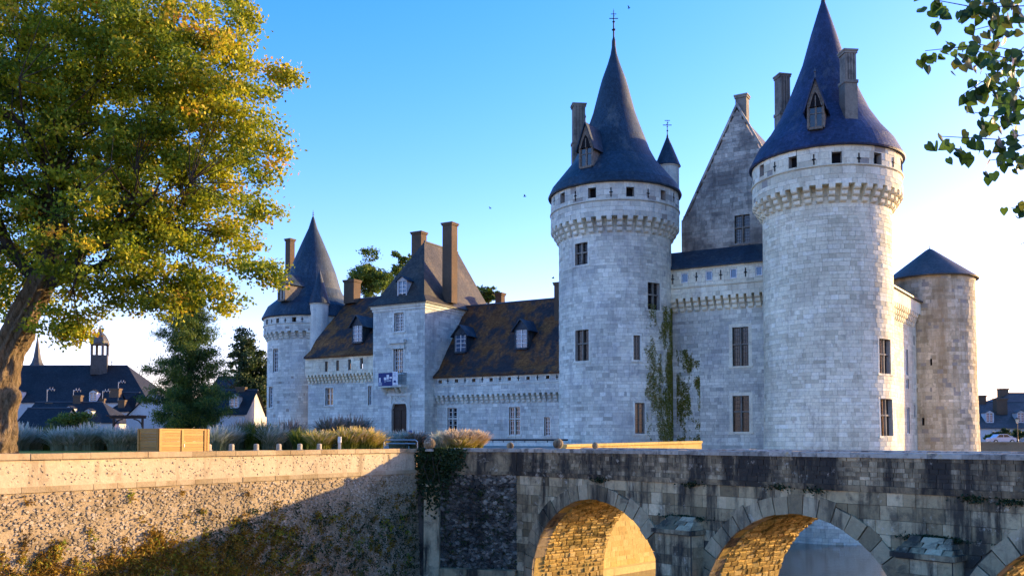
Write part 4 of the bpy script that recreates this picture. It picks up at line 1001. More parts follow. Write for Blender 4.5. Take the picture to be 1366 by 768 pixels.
# scrub growing on the wall
def scrub(T, S, n, dens, mat, name, la, lb, u0, u1, z0, z1, lump=.35, dmax=.35, nl=22):
    C = []; tn = []
    for _ in range(n):
        u, z = random.uniform(u0, u1), random.uniform(z0, z1)
        if random.random() > dens(u, z): continue
        t0 = random.random(); r = random.uniform(.4, 1) * lump; dm_ = random.uniform(.3, 1) * dmax
        for _k in range(nl):
            C.append(S(u + random.gauss(0, r * .5), z + random.gauss(0, r * .45), abs(random.gauss(0, dm_ * .5)) + .02)); tn.append(t0 * .7 + random.random() * .35)
    A, B = rand_axes(len(C), la, lb); return quads(name, mat, np.array(C), A, B, np.array(tn), T, 'stuff')
def dlow(u, z):
    x = u / LEN; edge = -3.3 + 2.0 * x + .3 * math.sin(u * 1.3) + .25 * math.sin(u * 3.1)
    return (.95 if z < edge - .45 else (.45 if z < edge else .03)) * (1.0 if x < .56 else max(.06, 1 - (x - .56) * 4.2))
scrub(GWL, SLB, 5200, dlow, 'leaf_scrub', 'wall_scrub', .07, .03, 13, LEN - .3, -5.2, -.4, nl=26, dmax=.3)
scrub(GWL, SLB, 1500, lambda u, z: .55 if (u / LEN > .62 and z < -1.7 + .4 * math.sin(u * 2.3)) else (.12 if u / LEN > .6 and z < -1.2 else 0), 'leaf_ivy', 'wall_moss', .05, .03, 18, LEN - .2, -5.5, -.8, nl=16, dmax=.15)
scrub(GWL, SLB, 260, lambda u, z: .5 if z < -2.6 else .0, 'leaf_green', 'wall_weeds', .07, .035, 12, LEN - 1, -5.5, -2, nl=14)

# ================================================================== ABUTMENT WALL (frontal, dark, ivy)
ABW = thing('abutment_wall', 'dark shaded rubble abutment wall joining the garden wall to the bridge', 'wall', (C0.x + 2, C0.y - .3, -7))
SA = Pla(C0, (B0 - C0)); AL = (B0 - C0).length
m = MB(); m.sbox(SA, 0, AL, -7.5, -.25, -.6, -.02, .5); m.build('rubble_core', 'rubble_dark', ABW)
parapet(ABW, SA, .02, AL - .02, -.5, 0, 'stone_parapet', zlo=-.08)
u = 0
while u < AL - .01:
    l_ = min(random.uniform(.8, 1.3), AL - u); v = MB(); v.sbox(SA, u + .005, u + l_ - .005, -.25, -.08, -.5, .1, random.uniform(.1, .5)); v.build('string_stone', 'stone_parapet', ABW); u += l_
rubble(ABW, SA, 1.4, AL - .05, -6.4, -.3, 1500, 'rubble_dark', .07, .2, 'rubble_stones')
m = MB(); m.sbox(SA, .5, 1.35, -7.5, -.9, 0, .28, .9); m.sbox(SA, .42, 1.43, -.9, -.75, 0, .36, .8); m.build('pilaster', 'stone_bridge', ABW)
scrub(ABW, SA, 260, lambda u, z: .5, 'leaf_dark', 'wall_moss', .05, .03, 1.5, AL, -6, -1, dmax=.12)
m = MB(); m.sbox(SA, 1.45, AL, -7.5, -5.2, 0, .5, .6); m.build('footing', 'stone_bridge', ABW)
IV = thing('ivy', 'dark green ivy hanging over the corner of the wall at the bridge end', 'ivy', (C0.x + 1, C0.y - .2, -2))
C = []; tn = []
for _ in range(3600):
    u = random.gauss(1.15, .75); z = 1.15 - abs(random.gauss(0, 1.15)) * (1.25 - .32 * abs(u - .9))
    if u < -.25 or u > 2.9 or z < -2.6 or (u > 1.9 and z < -.75 + random.gauss(0, .2)): continue
    C.append(SA(u, z, abs(random.gauss(.04, .07)) + (.3 if .4 < u < 1.5 and z < -.7 else .06))); tn.append(random.random() * (.6 + .4 * (z > .6)))
A, B = rand_axes(len(C), .085, .06, flat=(0, -1, .3)); quads('ivy_leaves', 'leaf_ivy', np.array(C), A, B, np.array(tn), IV, 'stuff')
m = MB()
for k_ in range(7):
    u = .4 + k_ * .3; p = SA(u, 1.0, .05)
    for j in range(5): q = SA(u + random.gauss(0, .15), .6 - j * .42, .07 if not .4 < u < 1.5 else .32); m.tube(p, q, .02, seg=5); p = q
m.build('ivy_stems', 'bark_dark', IV)

# ================================================================== golden causeway wall beyond the bridge
CWT = thing('causeway_wall', 'golden sunlit stone wall rising from the moat behind the bridge', 'wall', (G0.x, G0.y, -7))
SG2 = Pla(G0, G1 - G0); GL = (G1 - G0).length
zt0, zt1 = 1.32, 1.52
m = MB(); m.hexa([SG2(0, -7.5, 0), SG2(GL, -7.5, 0), SG2(GL, -7.5, -.8), SG2(0, -7.5, -.8)], [SG2(0, zt0 - .15, 0), SG2(GL, zt1 - .15, 0), SG2(GL, zt1 - .15, -.8), SG2(0, zt0 - .15, -.8)], .6); m.build('wall_core', 'stone_gold', CWT)
for i in range(11):
    a, b = GL * i / 11, GL * (i + 1) / 11; za, zb_ = zt0 + (zt1 - zt0) * i / 11, zt0 + (zt1 - zt0) * (i + 1) / 11; v = MB()
    v.hexa([SG2(a + .006, za - .15, .08), SG2(b - .006, zb_ - .15, .08), SG2(b - .006, zb_ - .15, -.88), SG2(a + .006, za - .15, -.88)], [SG2(a + .006, za, .08), SG2(b - .006, zb_, .08), SG2(b - .006, zb_, -.88), SG2(a + .006, za, -.88)], random.uniform(.4, .9)); v.build('coping_stone', 'stone_gold', CWT)
m = MB(); m.sbox(SG2, -.3, GL + .2, -7.5, -6.1, 0, .55, .9); m.build('footing', 'stone_gold', CWT)
masonry(CWT, SG2, 0, GL, -6.1, 1.1, [], .3, .5, 'stone_gold', 'stone_gold', 0, back=False, zvis=99)

# stone balls
for px, py, Y, r_, lb in ((573, 591.5, 48.35, .32, 'large weathered stone ball on the corner of wall above the ivy'), (680.5, 594.3, 47.75, .19, 'small stone ball on the parapet where abutment meets bridge'), (744.5, 591.5, 51.4, .30, 'large stone ball beside the near end of the golden wall'), (794, 594, 47.0, .17, 'small stone ball on the bridge parapet in front of golden wall')):
    p = at(px, py, Y); o = thing('stone_ball', lb, 'stone ball', (p.x, p.y, p.z - r_ - .12)); m = MB(); m.ball(p, r_, 12); m.build('ball', 'stone_parapet', o, smooth=True)
    m = MB(); zb_ = min(p.z - r_ * .8 - .1, 1.16) if Y < 49 else 1.0; m.lathe((p.x, p.y), [(r_ * .75, zb_ - .05), (r_ * .75, p.z - r_ * .95), (r_ * .4, p.z - r_ * .8), (0, p.z - r_ * .7)], 14, uv=False); m.build('pedestal', 'stone_coping', o)

# ================================================================== small things on the terrace
def gpt(px, Y, z=1.0): return Vector((XA(px, Y), Y, z))
BOLL = ['stone bollard closest to the wooden screen', 'second stone bollard from the wooden screen', 'third stone bollard from the wooden screen', 'fourth stone bollard from the wooden screen', 'fifth stone bollard from the wooden screen', 'sixth stone bollard from the wooden screen']
for (px, Y), lb in zip(((278.5, 38.6), (309, 39.3), (342, 40.2), (372, 41.2), (400, 42.2), (426, 43.2)), BOLL):
    p = gpt(px, Y + .6); o = thing('bollard', lb + ' along the garden wall', 'bollard', p, 'bollards along the garden wall')
    m = MB(); m.lathe(p, [(.12, 1.0), (.12, 1.36), (.10, 1.40), (0, 1.42)], 12, uv=False); m.build('shaft', 'post_stone', o); m = MB(); m.lathe(p, [(.17, .99), (.17, 1.12), (.12, 1.15)], 12, uv=False); m.build('base', 'stone_coping', o)
p = gpt(453, 45.2); o = thing('marker_post', 'slim white-topped metal marker post behind the garden wall', 'post', p); m = MB(); m.box(p.x - .07, p.x + .07, p.y - .05, p.y + .05, 1.0, 1.45); m.build('shaft', 'steel', o); m = MB(); m.box(p.x - .08, p.x + .08, p.y - .06, p.y + .06, 1.45, 1.75); m.build('cap', 'white_paint', o)
# metal barrier
pa, pb = gpt(512, 49.0), gpt(557, 49.6); o = thing('barrier_rail', 'low bent tubular steel barrier rail next to the stone ball', 'barrier', pa)
for nm, zz in (('top_rail', 1.58), ('lower_rail', 1.38)): m = MB(); m.tube(pa + Vector((.12, 0, zz - 1)), pb + Vector((-.12, 0, zz - 1)), .035); m.build(nm, 'steel', o)
for p, sg in ((pa, 1), (pb, -1)):
    m = MB(); m.tube(p, p + Vector((0, 0, .48)), .035); m.tube(p + Vector((0, 0, .48)), p + Vector((sg * .12, 0, .58)), .035); m.build('leg', 'steel', o)
p = gpt(546, 97); o = thing('notice_board', 'small blue notice board beside the gatehouse door', 'sign', (p.x, p.y, 1)); m = MB(); m.obox(p, WE, .3, .04, 1.4, 2.6); m.build('panel', 'bin_blue', o); m = MB(); m.obox(p + WN.to_3d() * -.06, WE, .04, .03, 1.0, 2.5); m.build('post', 'iron', o)
# rail along the wing
pa, pb = Vector((XA(640, 88), 88, 1)), Vector((XA(757, 80), 80, 1)); o = thing('low_wall', 'low kerb wall with dark rail at the foot of the right wing', 'wall', pa)
d_ = (pb - pa); m = MB(); m.obox((pa + pb) / 2, d_.xy.normalized(), d_.length / 2, .15, 1.0, 1.35); m.build('kerb', 'stone_yard', o); m = MB(); m.tube(pa + Vector((0, 0, .58)), pb + Vector((0, 0, .58)), .09, seg=6); m.build('rail', 'iron', o)
for i in range(8): q = pa + d_ * (i + .3) / 8; m = MB(); m.tube(q + Vector((0, 0, .3)), q + Vector((0, 0, .55)), .04, seg=6); m.build('rail_post', 'iron', o)
# wooden screen
wc = gpt(212, 36.2, 1.0); SF = Pla(wc.xy, Vector((.53, .85))); SS = Pla(Vector((wc.x, wc.y)) - Vector((.85, -.53)) * 1.32, Vector((.85, -.53)))
o = thing('wooden_screen', 'new golden timber plank enclosure standing behind the garden wall coping', 'screen', wc)
flen = SF.hit(274, 586)[0]; zt = 2.05; npk = 8
for S_, L_, nb in ((SF, flen, 2), (SS, 1.32, 1)):
    for b_ in range(nb):
        for i in range(npk):
            z0 = 1.06 + (zt - 1.12) * i / npk; v = MB(); v.sbox(S_, L_ * b_ / nb + .06, L_ * (b_ + 1) / nb - .06, z0 + .004, z0 + (zt - 1.12) / npk - .004, -.06, -.02 + random.uniform(0, .006), random.random()); v.build('plank', 'wood_new', o)
    for b_ in range(nb + 1):
        x = L_ * b_ / nb; v = MB(); v.sbox(S_, x - .055, x + .055, .98, zt + .0, -.09, .012, random.random()); v.build('post', 'wood_new', o)
    for z0 in (1.0, zt - .06): v = MB(); v.sbox(S_, .056, L_ - .056, z0, z0 + .06, -.08, .006, random.random()); v.build('rail', 'wood_new', o)
v = MB(); v.sbox(SF, flen * .52, flen * .535, 1.3, 1.42, .012, .03); v.build('latch', 'steel', o)
v = MB(); v.sbox(SF, flen + .1, flen + .2, .98, zt, -.09, .01, .8); v.build('post', 'wood_new', o)

# ================================================================== PLANTS
def blades(n, H, spread, mat, lean=.55, wd=.02, plume=0.0, tint=(0, 1)):
    """mesh data for a grass clump at the origin"""
    V = []; Fc = []; T = []; k_ = 0
    for i in range(n):
        a = random.uniform(0, 6.283); r = spread * .35 * math.sqrt(random.random()); b = random.uniform(0, 6.283) * .3 + a
        h = H * random.uniform(.5, 1.08); le = lean * h * random.random() ** .7 * 1.1; w = wd * random.uniform(.7, 1.4)
        bx, by = r * math.cos(a), r * math.sin(a); dx, dy = math.cos(b), math.sin(b); px_, py_ = -dy * w, dx * w
        t = random.uniform(*tint); pl_ = random.random() < plume
        segs = 4; prev = None
        for s_ in range(segs + 1):
            q = s_ / segs; x, y, z = bx + dx * le * q * q, by + dy * le * q * q, h * (q - .18 * q * q * (le / h) * 1.6)
            ww = (1 - q) * .9 + .1
            if pl_ and s_ >= segs - 1: ww = 2.6 if s_ == segs - 1 else .8
            V += [(x - px_ * ww, y - py_ * ww, z), (x + px_ * ww, y + py_ * ww, z)]
            if prev is not None: Fc.append((prev, prev + 1, k_ + 1, k_)); T.append(min(1, t * .55 + q * .25 + (.35 if pl_ and s_ >= segs - 1 else 0)))
            prev = k_; k_ += 2
    me = bpy.data.meshes.new('blades'); me.from_pydata(V, [], Fc); at_ = me.attributes.new('tint', 'FLOAT', 'FACE'); at_.data.foreach_set('value', T); me.materials.append(MATS[mat]); return me
GM = {'silver': blades(1700, 1.0, 1.5, 'grass_silver', 1.0, .010, .3), 'green': blades(1500, 1.0, 1.4, 'grass_green', .8, .012, .1), 'gold': blades(1500, 1.0, 1.5, 'grass_gold', .9, .011, .45),
      'straw': blades(1700, 1.0, 1.5, 'grass_straw', .95, .010, .8), 'plum': blades(1000, 1.0, 1.3, 'grass_plum', .95, .011, .6)}
def clump(px, Y, H, W_, kind, label, group, z=1.0):
    o = thing('ornamental_grass', label, 'grass clump', (XA(px, Y), Y, z), group); b_ = lk(bpy.data.objects.new('blades', GM[kind])); b_.parent = o; b_.scale = (W_, W_, H); b_.rotation_euler = (0, 0, random.random() * 6.28); return o
G_L, G_C = 'silver grasses in the bed by the lawn', 'tall grasses in front of the castle'
for i, px in enumerate((22, 45, 62, 84, 103, 122, 142, 160, 176)):
    clump(px, 50 + random.uniform(-1, 1.5), random.uniform(1.25, 1.6), 1.15, 'silver' if i % 4 != 2 else 'green', 'silvery blue ornamental grass clump in the row between tree trunk and wooden screen' if i % 4 != 2 else 'greener grass clump within the silvery row behind the lawn', G_L)
for px, Y, H, W_, kd, lb in ((290, 50, 1.4, 1.1, 'silver', 'silvery grass clump just right of the wooden screen'), (304, 51, 1.5, 1.1, 'silver', 'silvery grass clump below the conifer edge'), (326, 55, 1.9, 1.1, 'plum', 'purple-plumed grass beside the silvery clumps'), (343, 52, 1.8, 1.3, 'green', 'large green grass clump under the far round tower'), (362, 52, 1.6, 1.2, 'silver', 'silver-green grass clump by the large green one'), (385, 54, 1.9, 1.2, 'plum', 'mauve feathery grass in front of the far tower'),
                              (404, 50, 1.3, 1.1, 'green', 'green clump behind the bollards'), (428, 47.5, 1.15, 1.0, 'gold', 'amber sunlit grass clump behind the fifth bollard'), (447, 63, 2.3, 1.8, 'plum', 'dark spreading plumed grass in front of the left wing'), (470, 64, 2.4, 1.8, 'plum', 'dark feathery grass near the gatehouse corner'), (466, 48.5, 1.35, 1.15, 'gold', 'bright golden grass clump left of the barrier rail'), (486, 49.0, 1.3, 1.15, 'gold', 'bright yellow-green grass clump close to the barrier rail'), (500, 50, 1.0, .9, 'gold', 'small golden grass tuft at the start of the barrier rail'),
                              (532, 56, 1.25, 1.1, 'silver', 'silver grass clump in front of the gatehouse door'), (556, 56, 1.2, 1.0, 'plum', 'mauve low grass right of the gatehouse door'), (592, 54, 1.2, 1.0, 'silver', 'silvery grass beside the sunlit straw clump'), (612, 50.5, 1.25, 1.1, 'straw', 'straw-coloured plumed grass left half of the sunlit mound'), (630, 50.8, 1.2, 1.1, 'straw', 'straw-coloured plumed grass right half of the sunlit mound'), (620, 50.0, .8, 1.0, 'gold', 'green-gold low grass at the foot of the straw mound')):
    clump(px, Y, H, W_, kd, lb, G_C)

def branches(m, p0, d0, L_, r0, depth, tips, bend=.25, seg=4, up=.1):
    p, d, r = Vector(p0), Vector(d0).normalized(), r0
    for i in range(seg):
        d = (d + Vector((random.gauss(0, bend), random.gauss(0, bend), random.gauss(0, bend) + up)) * .5).normalized(); q = p + d * L_ / seg; r2 = r * .86; m.tube(p, q, r, r2, 6, cap=False)
        if depth > 0 and i >= 1:
            for _ in range(2):
                dd = (d + Vector((random.gauss(0, .8), random.gauss(0, .8), random.gauss(.05, .55)))).normalized(); branches(m, q, dd, L_ * random.uniform(.45, .7), r2 * .6, depth - 1, tips, bend, 3, up)
        p, r = q, r2
    tips.append(p)
def crown(T, name, mat, cl, per, la, lb, rcl, flat=None, tintf=None, squash=.6):
    cl = np.array(cl); n = len(cl); idx = np.repeat(np.arange(n), per); C = cl[idx] + RNG.normal(size=(n * per, 3)) * rcl * np.array([1, 1, squash])
    A, B = rand_axes(n * per, la, lb, flat); ct = RNG.uniform(0, 1, n) if tintf is None else tintf(cl)
    quads(name, mat, C, A, B, ct[idx] * .7 + RNG.uniform(0, .35, n * per), T)

# ---- big lime tree on the left
TB = at(8, 603, 34.5); BT = thing('broadleaf_tree', 'huge yellow-green autumn tree with gnarled leaning trunk on the lawn', 'tree', (TB.x, TB.y, 1.0))
m = MB(); path = [(-5, 613, .80), (-2, 597, .68), (0, 575, .60), (2, 548, .57), (1, 520, .60), (2, 500, .62), (7, 475, .60), (18, 448, .58), (32, 420, .58), (47, 392, .56), (60, 366, .50)]
pts = [(at(x, y, 34.5), r) for x, y, r in path]; sg = 72; NR = 130; rings = []
from mathutils import noise as mnoise
knobs = [(random.uniform(-2.6, .6), random.uniform(0, .75), random.uniform(.1, .32), random.uniform(.25, .5), random.uniform(.03, .08)) for _ in range(26)] + [(-.4, .36, .55, .5, .05), (-.9, .12, .35, .5, .045), (-.2, .2, .3, .4, .04), (-1.9, .3, .35, .5, .05)]
for i in range(NR + 1):
    f_ = i / NR * (len(pts) - 1); a_ = min(int(f_), len(pts) - 2); w_ = f_ - a_; p = pts[a_][0].lerp(pts[a_ + 1][0], w_); r = pts[a_][1] * (1 - w_) + pts[a_ + 1][1] * w_; q_ = i / NR
    rg = []
    for k_ in range(sg):
        a = 2 * math.pi * k_ / sg - math.pi; rr = r * (.92 + .07 * math.sin(5 * a + q_ * 7) + .05 * math.sin(11 * a - q_ * 13) + .10 * mnoise.fractal((math.cos(a) * 2.6, math.sin(a) * 2.6, q_ * 9), .6, 2.0, 5) - .10 * abs(mnoise.noise((math.cos(a) * 7, math.sin(a) * 7, q_ * 7))))
        for ka, kq, kh, kw, ks in knobs:
            da = (a - ka + math.pi) % (2 * math.pi) - math.pi; rr += r * kh * math.exp(-(da / kw) ** 2 - ((q_ - kq) / ks) ** 2)
        rg.append(p + Vector((math.cos(a) * rr, math.sin(a) * rr, 0)))
    rings.append(m.pts(rg))
for a_, b_ in zip(rings[:-1], rings[1:]):
    for k_ in range(sg): j = (k_ + 1) % sg; m.f.append([a_[k_], a_[j], b_[j], b_[k_]]); m.t.append(.5); m.uv.append(None)
m.build('trunk', 'bark', BT, smooth=True)
m = MB(); tips = []; top = pts[-1][0]
for (tx, ty, dY, L_, r) in ((150, 260, 0, 3.6, .34), (40, 150, 1, 4.6, .36), (230, 220, -1, 4.2, .26), (-80, 220, 0, 4.2, .3), (110, 80, -1.5, 5.4, .28), (190, 300, -1.0, 3.2, .2), (20, 300, 3, 3, .22), (100, 300, 3.5, 3.6, .22)):
    tgt = at(tx, ty, 34.5 + dY); branches(m, top + Vector((0, 0, -.5)), tgt - top, L_, r, 2, tips, .22, 4)
m.build('limbs', 'bark_dark', BT)
blobs = [(40, 30, 150, 1), (150, 20, 130, 1), (235, 60, 95, 1), (292, 90, 58, .9), (150, 150, 135, 1), (258, 165, 88, 1), (325, 185, 48, .7), (60, 210, 130, 1), (215, 250, 95, 1), (292, 270, 58, .8), (130, 310, 86, 1), (210, 335, 60, .9), (300, 330, 46, .7), (262, 368, 42, .6), (120, 385, 44, .6), (80, 425, 34, .6), (-70, 120, 170, 1), (-60, 300, 120, 1), (345, 112, 36, .4), (345, 362, 28, .55), (350, 230, 26, .4), (10, 370, 62, .7), (100, 448, 18, .5), (376, 104, 17, .4), (300, 392, 24, .4), (190, 395, 24, .5), (330, 30, 18, .35), (352, 285, 16, .4), (366, 195, 14, .35), (310, 10, 20, .4), (215, 405, 18, .4), (240, 395, 20, .4)]
cl = []
for px, py, rp, dn in blobs:
    c_ = at(px, py, 34.0 + random.uniform(-1.5, 1.5)); r = rp * 34 / F; nn = int(60 * (r ** 1.9) * dn / 4.6) + 6
    for _ in range(nn):
        v = RNG.normal(size=3); v /= np.linalg.norm(v); rr = r * random.random() ** .33; cl.append((c_.x + v[0] * rr, c_.y + v[1] * rr * 1.15, c_.z + v[2] * rr * .95))
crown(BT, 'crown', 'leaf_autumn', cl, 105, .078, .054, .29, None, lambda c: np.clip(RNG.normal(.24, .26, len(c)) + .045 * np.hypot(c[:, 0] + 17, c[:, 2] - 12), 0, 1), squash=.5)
tw = MB()
for p in random.sample(cl, 900):
    q = min(tips, key=lambda t_: (t_.x - p[0]) ** 2 + (t_.y - p[1]) ** 2 + (t_.z - p[2]) ** 2)
    if (Vector(p) - q).length < 3.2: tw.tube(q, p, .022, .008, 4, cap=False)
tw.build('twigs', 'bark_dark', BT, kind='stuff')

# ---- conifers
def conifer(px, Y, ytop, ybot, halfpx, label, mat, n=900, per=26, name='conifer_tree'):
    b_ = Vector((XA(px, Y), Y, 1.0)); zt = ZA(ytop, Y, px); H = zt - 1.0; R_ = halfpx * Y / F
    T = thing(name, label, 'tree', b_); m = MB(); m.tube(b_, b_ + Vector((0, 0, H * .97)), R_ * .075, .04, 10); m.build('trunk', 'bark_dark', T)
    C = []; tn = []; lm = MB()
    for i in range(95):
        q = (i + .5) / 95; z = 1.0 + H * (.06 + .94 * q); rr = R_ * min(1, 1.08 * (1 - q) ** .6) * random.uniform(.45, 1.3) * (1.0 if q > .1 else .85); a = i * 2.4 + random.gauss(0, .3)
        d = Vector((math.cos(a), math.sin(a), 0)); lm.tube((b_.x, b_.y, z), (b_.x + d.x * rr, b_.y + d.y * rr, z - rr * .08 + .25), .05, .012, 4, cap=False)
        for j in range(int(10 + rr * 8)):
            t = random.random() ** .7; s_ = rr * t; off = random.gauss(0, .16 * rr * (1.1 - t) + .22); x, y = b_.x + d.x * s_ - d.y * off, b_.y + d.y * s_ + d.x * off; zz = z + s_ * .02 - abs(off) * .25 + random.gauss(0, .14)
            C.append((x, y, zz)); tn.append(min(1, random.random() * .55 + .35 * (t > .75)))
    lm.build('boughs', 'bark_dark', T)
    C = np.array(C); idx = np.repeat(np.arange(len(C)), per); P_ = C[idx] + RNG.normal(size=(len(idx), 3)) * np.array([.22, .22, .16]) * (R_ / 4.0 + .3)
    A, B = rand_axes(len(idx), .17, .04, flat=(0, 0, 1)); quads('crown', mat, P_, A, B, np.array(tn)[idx] + RNG.uniform(-.15, .25, len(idx)), T)
conifer(252, 88, 366, 590, 62, 'tall dark green conifer standing behind the wooden screen', 'leaf_conifer')
def bushy(px, Y, cy, rx, ry, label, mat, ncl=130, per=40, name='background_tree', cat='tree', group=None, leaf=.12):
    c_ = at(px, cy, Y); b_ = Vector((c_.x, c_.y, 1.0)); T = thing(name, label, cat, b_, group); RX_, RZ_ = rx * Y / F, ry * Y / F
    m = MB(); tips = []
    if cat == 'tree':
        m.tube(b_, (c_.x, c_.y, c_.z - RZ_ * .2), max(.12, RX_ * .07), max(.07, RX_ * .04), 8); m.build('trunk', 'bark_dark', T); m = MB()
        for k_ in range(7): branches(m, (c_.x, c_.y, c_.z - RZ_ * .55), (random.gauss(0, .7), random.gauss(0, .7), .8), RZ_ * .9, RX_ * .03, 1, tips)
    else:
        for k_ in range(6): branches(m, b_, (random.gauss(0, .6), random.gauss(0, .6), 1), max(.4, c_.z - 1.0), .02, 1, tips)
    m.build('limbs', 'bark_dark', T); cl = []
    subs = [(0, 0, 0, .7)] + [(random.gauss(0, .38), random.gauss(0, .38), random.gauss(0, .4), random.uniform(.34, .55)) for _ in range(13)]
    for _ in range(ncl):
        sx, sy, sz, sr = random.choice(subs); v = RNG.normal(size=3); v /= np.linalg.norm(v); q = sr * random.random() ** .4
        cl.append((c_.x + (sx + v[0] * q) * RX_, c_.y + (sy + v[1] * q) * RX_, max(1.05, c_.z + (sz + v[2] * q) * RZ_)))
    crown(T, 'crown', mat, cl, per, leaf, leaf * .65, RX_ * .09 + .06)
    return T
bushy(336, 134, 505, 32, 62, 'dark tree beside the far round tower', 'leaf_dark', 420, 50, leaf=.2)
bushy(318, 140, 525, 16, 40, 'dark slender tree behind the blue-roofed cottage', 'leaf_dark', 160, 40, leaf=.2)
bushy(492, 150, 376, 32, 30, 'green tree crown rising behind the left wing roof', 'leaf_green', 240, 46, leaf=.2)
bushy(536, 152, 360, 14, 20, 'small tree crown rising next to the gatehouse roof', 'leaf_green', 80, 40, leaf=.2)
bushy(652, 150, 392, 15, 14, 'sliver of tree crown behind the gatehouse hip', 'leaf_green', 80, 40, leaf=.2)
bushy(100, 62, 562, 22, 13, 'yellow-green garden shrub behind the silvery grasses', 'leaf_green', 90, 40, 'shrub', 'shrub', leaf=.08)
bushy(76, 60, 572, 12, 8, 'low dark shrub behind the silvery grasses', 'leaf_dark', 60, 40, 'shrub', 'shrub', leaf=.08)
bushy(292, 78, 580, 22, 10, 'dark low hedge shrub at the foot of conifer', 'leaf_dark', 90, 40, 'shrub', 'shrub', leaf=.1)

# ---- creeper / algae on the keep
def creeper(parent_S, n, dens, u0, u1, z0, z1, label, loc):
    T = thing('wall_creeper', label, 'creeper', loc); C = []; tn = []
    for _ in range(n):
        u, z = random.uniform(u0, u1), random.uniform(z0, z1)
        if random.random() < dens(u, z): C.append(parent_S(u, z, random.uniform(.015, .06))); tn.append(random.random())
    A, B = rand_axes(len(C), .05, .038); quads('creeper_growth', 'leaf_moss', np.array(C), A * np.array([1, 1, 1.3]), B, np.array(tn), T, 'stuff')
S = LT[6]; ua, ub = S.hit(864, 500)[0], S.hit(896.5, 500)[0]; zt_ = S.hit(880, 414)[1]; zs1 = S.hit(849, 495)[1]
from mathutils import noise as mnoise
def nz(u, z): return 1.3 * mnoise.fractal((u * .9, z * .45, 3.3), .7, 2.0, 6) + .35 * mnoise.noise((u * 3, z * .3, 9.1))
creeper(S, 34000, lambda u, z: max(0, min(1, .74 + .95 * nz(u, z) - max(0, (z - zt_ + 3) * .15) - max(0, (ua + .5 - u) * 1.3))), ua - .7, ub + .6, 1.0, zt_ + .5, 'green mossy growth down the right flank of the blue-grey tower', S((ua + ub) / 2, 1.0, 0))
S = Pla(lc - kn * 2.0, ke); ua, ub = S.hit(903, 530)[0], S.hit(934, 530)[0]; zt_ = S.hit(915, 466)[1]
creeper(S, 24000, lambda u, z: max(0, .46 + .95 * nz(u + 3, z) - max(0, z - zt_ + 3) * .12 - abs(u - (ua + ub) / 2) * .2), ua, ub, 1.0, zt_, 'patchy green mossy growth on the wall between the keep towers', S((ua + ub) / 2, 1.0, 0))

# ---- near overhanging branch (tree standing right of the frame)
NT = thing('linden_tree', 'near linden tree whose leafy branches hang in from the right edge', 'tree', (9.4, 11.5, -1))
NY = 9.0
m = MB(); m.tube((9.4, 11.5, -1.2), (9.2, 11.2, 3.0), .32, .26, 12); m.tube((9.2, 11.2, 3.0), (9.0, 10.6, 8.5), .26, .16, 12); m.build('trunk', 'bark', NT)
LV = bpy.data.meshes.new('leaf'); out = [(0, 0), (.30, -.16), (.52, .10), (.50, .42), (.28, .78), (0, 1.12), (-.30, .76), (-.52, .40), (-.50, .08), (-.28, -.17)]
vv_ = [(x, y, .12 * abs(x) - .10 * (y - .4) ** 2) for x, y in out] + [(0, .45, 0)]; LV.from_pydata(vv_, [], [(i, (i + 1) % 10, 10) for i in range(10)])
LVs = []
for t_ in (.1, .35, .55, .7, .85, .97):
    me = LV.copy(); a_ = me.attributes.new('tint', 'FLOAT', 'FACE'); a_.data.foreach_set('value', [t_] * 10); me.materials.append(MATS['leaf_near']); LVs.append(me)
twl = [[(1450, -40), (1370, 8), (1300, 10), (1236, -2)], [(1450, 60), (1370, 70), (1310, 60), (1234, 68)], [(1440, -20), (1390, 20), (1340, 30), (1300, 40)], [(1440, 50), (1390, 62), (1345, 78), (1290, 66)], [(1440, 100), (1390, 108), (1350, 122), (1306, 108)], [(1440, 150), (1390, 150), (1350, 160), (1300, 150)], [(1460, 170), (1380, 178), (1330, 186), (1256, 182)], [(1460, 200), (1390, 203), (1350, 210), (1320, 214)], [(1440, -30), (1400, -12), (1350, 0), (1290, 12)], [(1440, 30), (1380, 50), (1330, 96), (1282, 128)], [(1440, 80), (1395, 90), (1370, 96), (1335, 92)], [(1440, 130), (1395, 134), (1366, 140), (1330, 138)], [(1460, 262), (1400, 264), (1376, 270), (1348, 278)], [(1460, 300), (1400, 305), (1380, 314), (1362, 326)], [(1480, 400), (1410, 410), (1385, 416), (1362, 424)]]
br = MB(); nleaf = 0
for tw_ in twl:
    dY = random.uniform(-.7, .7); P_ = [at(x, y, NY + dY + .25 * i) for i, (x, y) in enumerate(tw_)]
    br.tube((9.05, 10.8, P_[0].z - .3 if P_[0].z < 8 else 8), P_[0], .05, .02, 6)
    for a, b in zip(P_[:-1], P_[1:]): br.tube(a, b, .006, .004, 5, cap=False)
    for a, b in zip(P_[:-1], P_[1:]):
        L_ = (b - a).length; k_ = max(2, int(L_ / .0235))
        for i in range(k_):
            if nleaf >= 300: break
            q = a.lerp(b, (i + random.random()) / k_) + Vector((random.gauss(0, .07), random.gauss(0, .16), random.gauss(-.055, .06)))
            if not 1226 < PX0 + F * q.x / q.y < 1374: continue
            o = lk(bpy.data.objects.new('leaf', random.choice(LVs))); o.parent = NT; o.location = q - base_of(NT); s_ = random.uniform(.075, .125)
            o.scale = (s_, s_, s_); o.rotation_euler = (random.gauss(rad(-95), .45), random.gauss(0, .7), random.gauss(0, .6)); nleaf += 1
br.build('branch', 'bark_dark', NT)

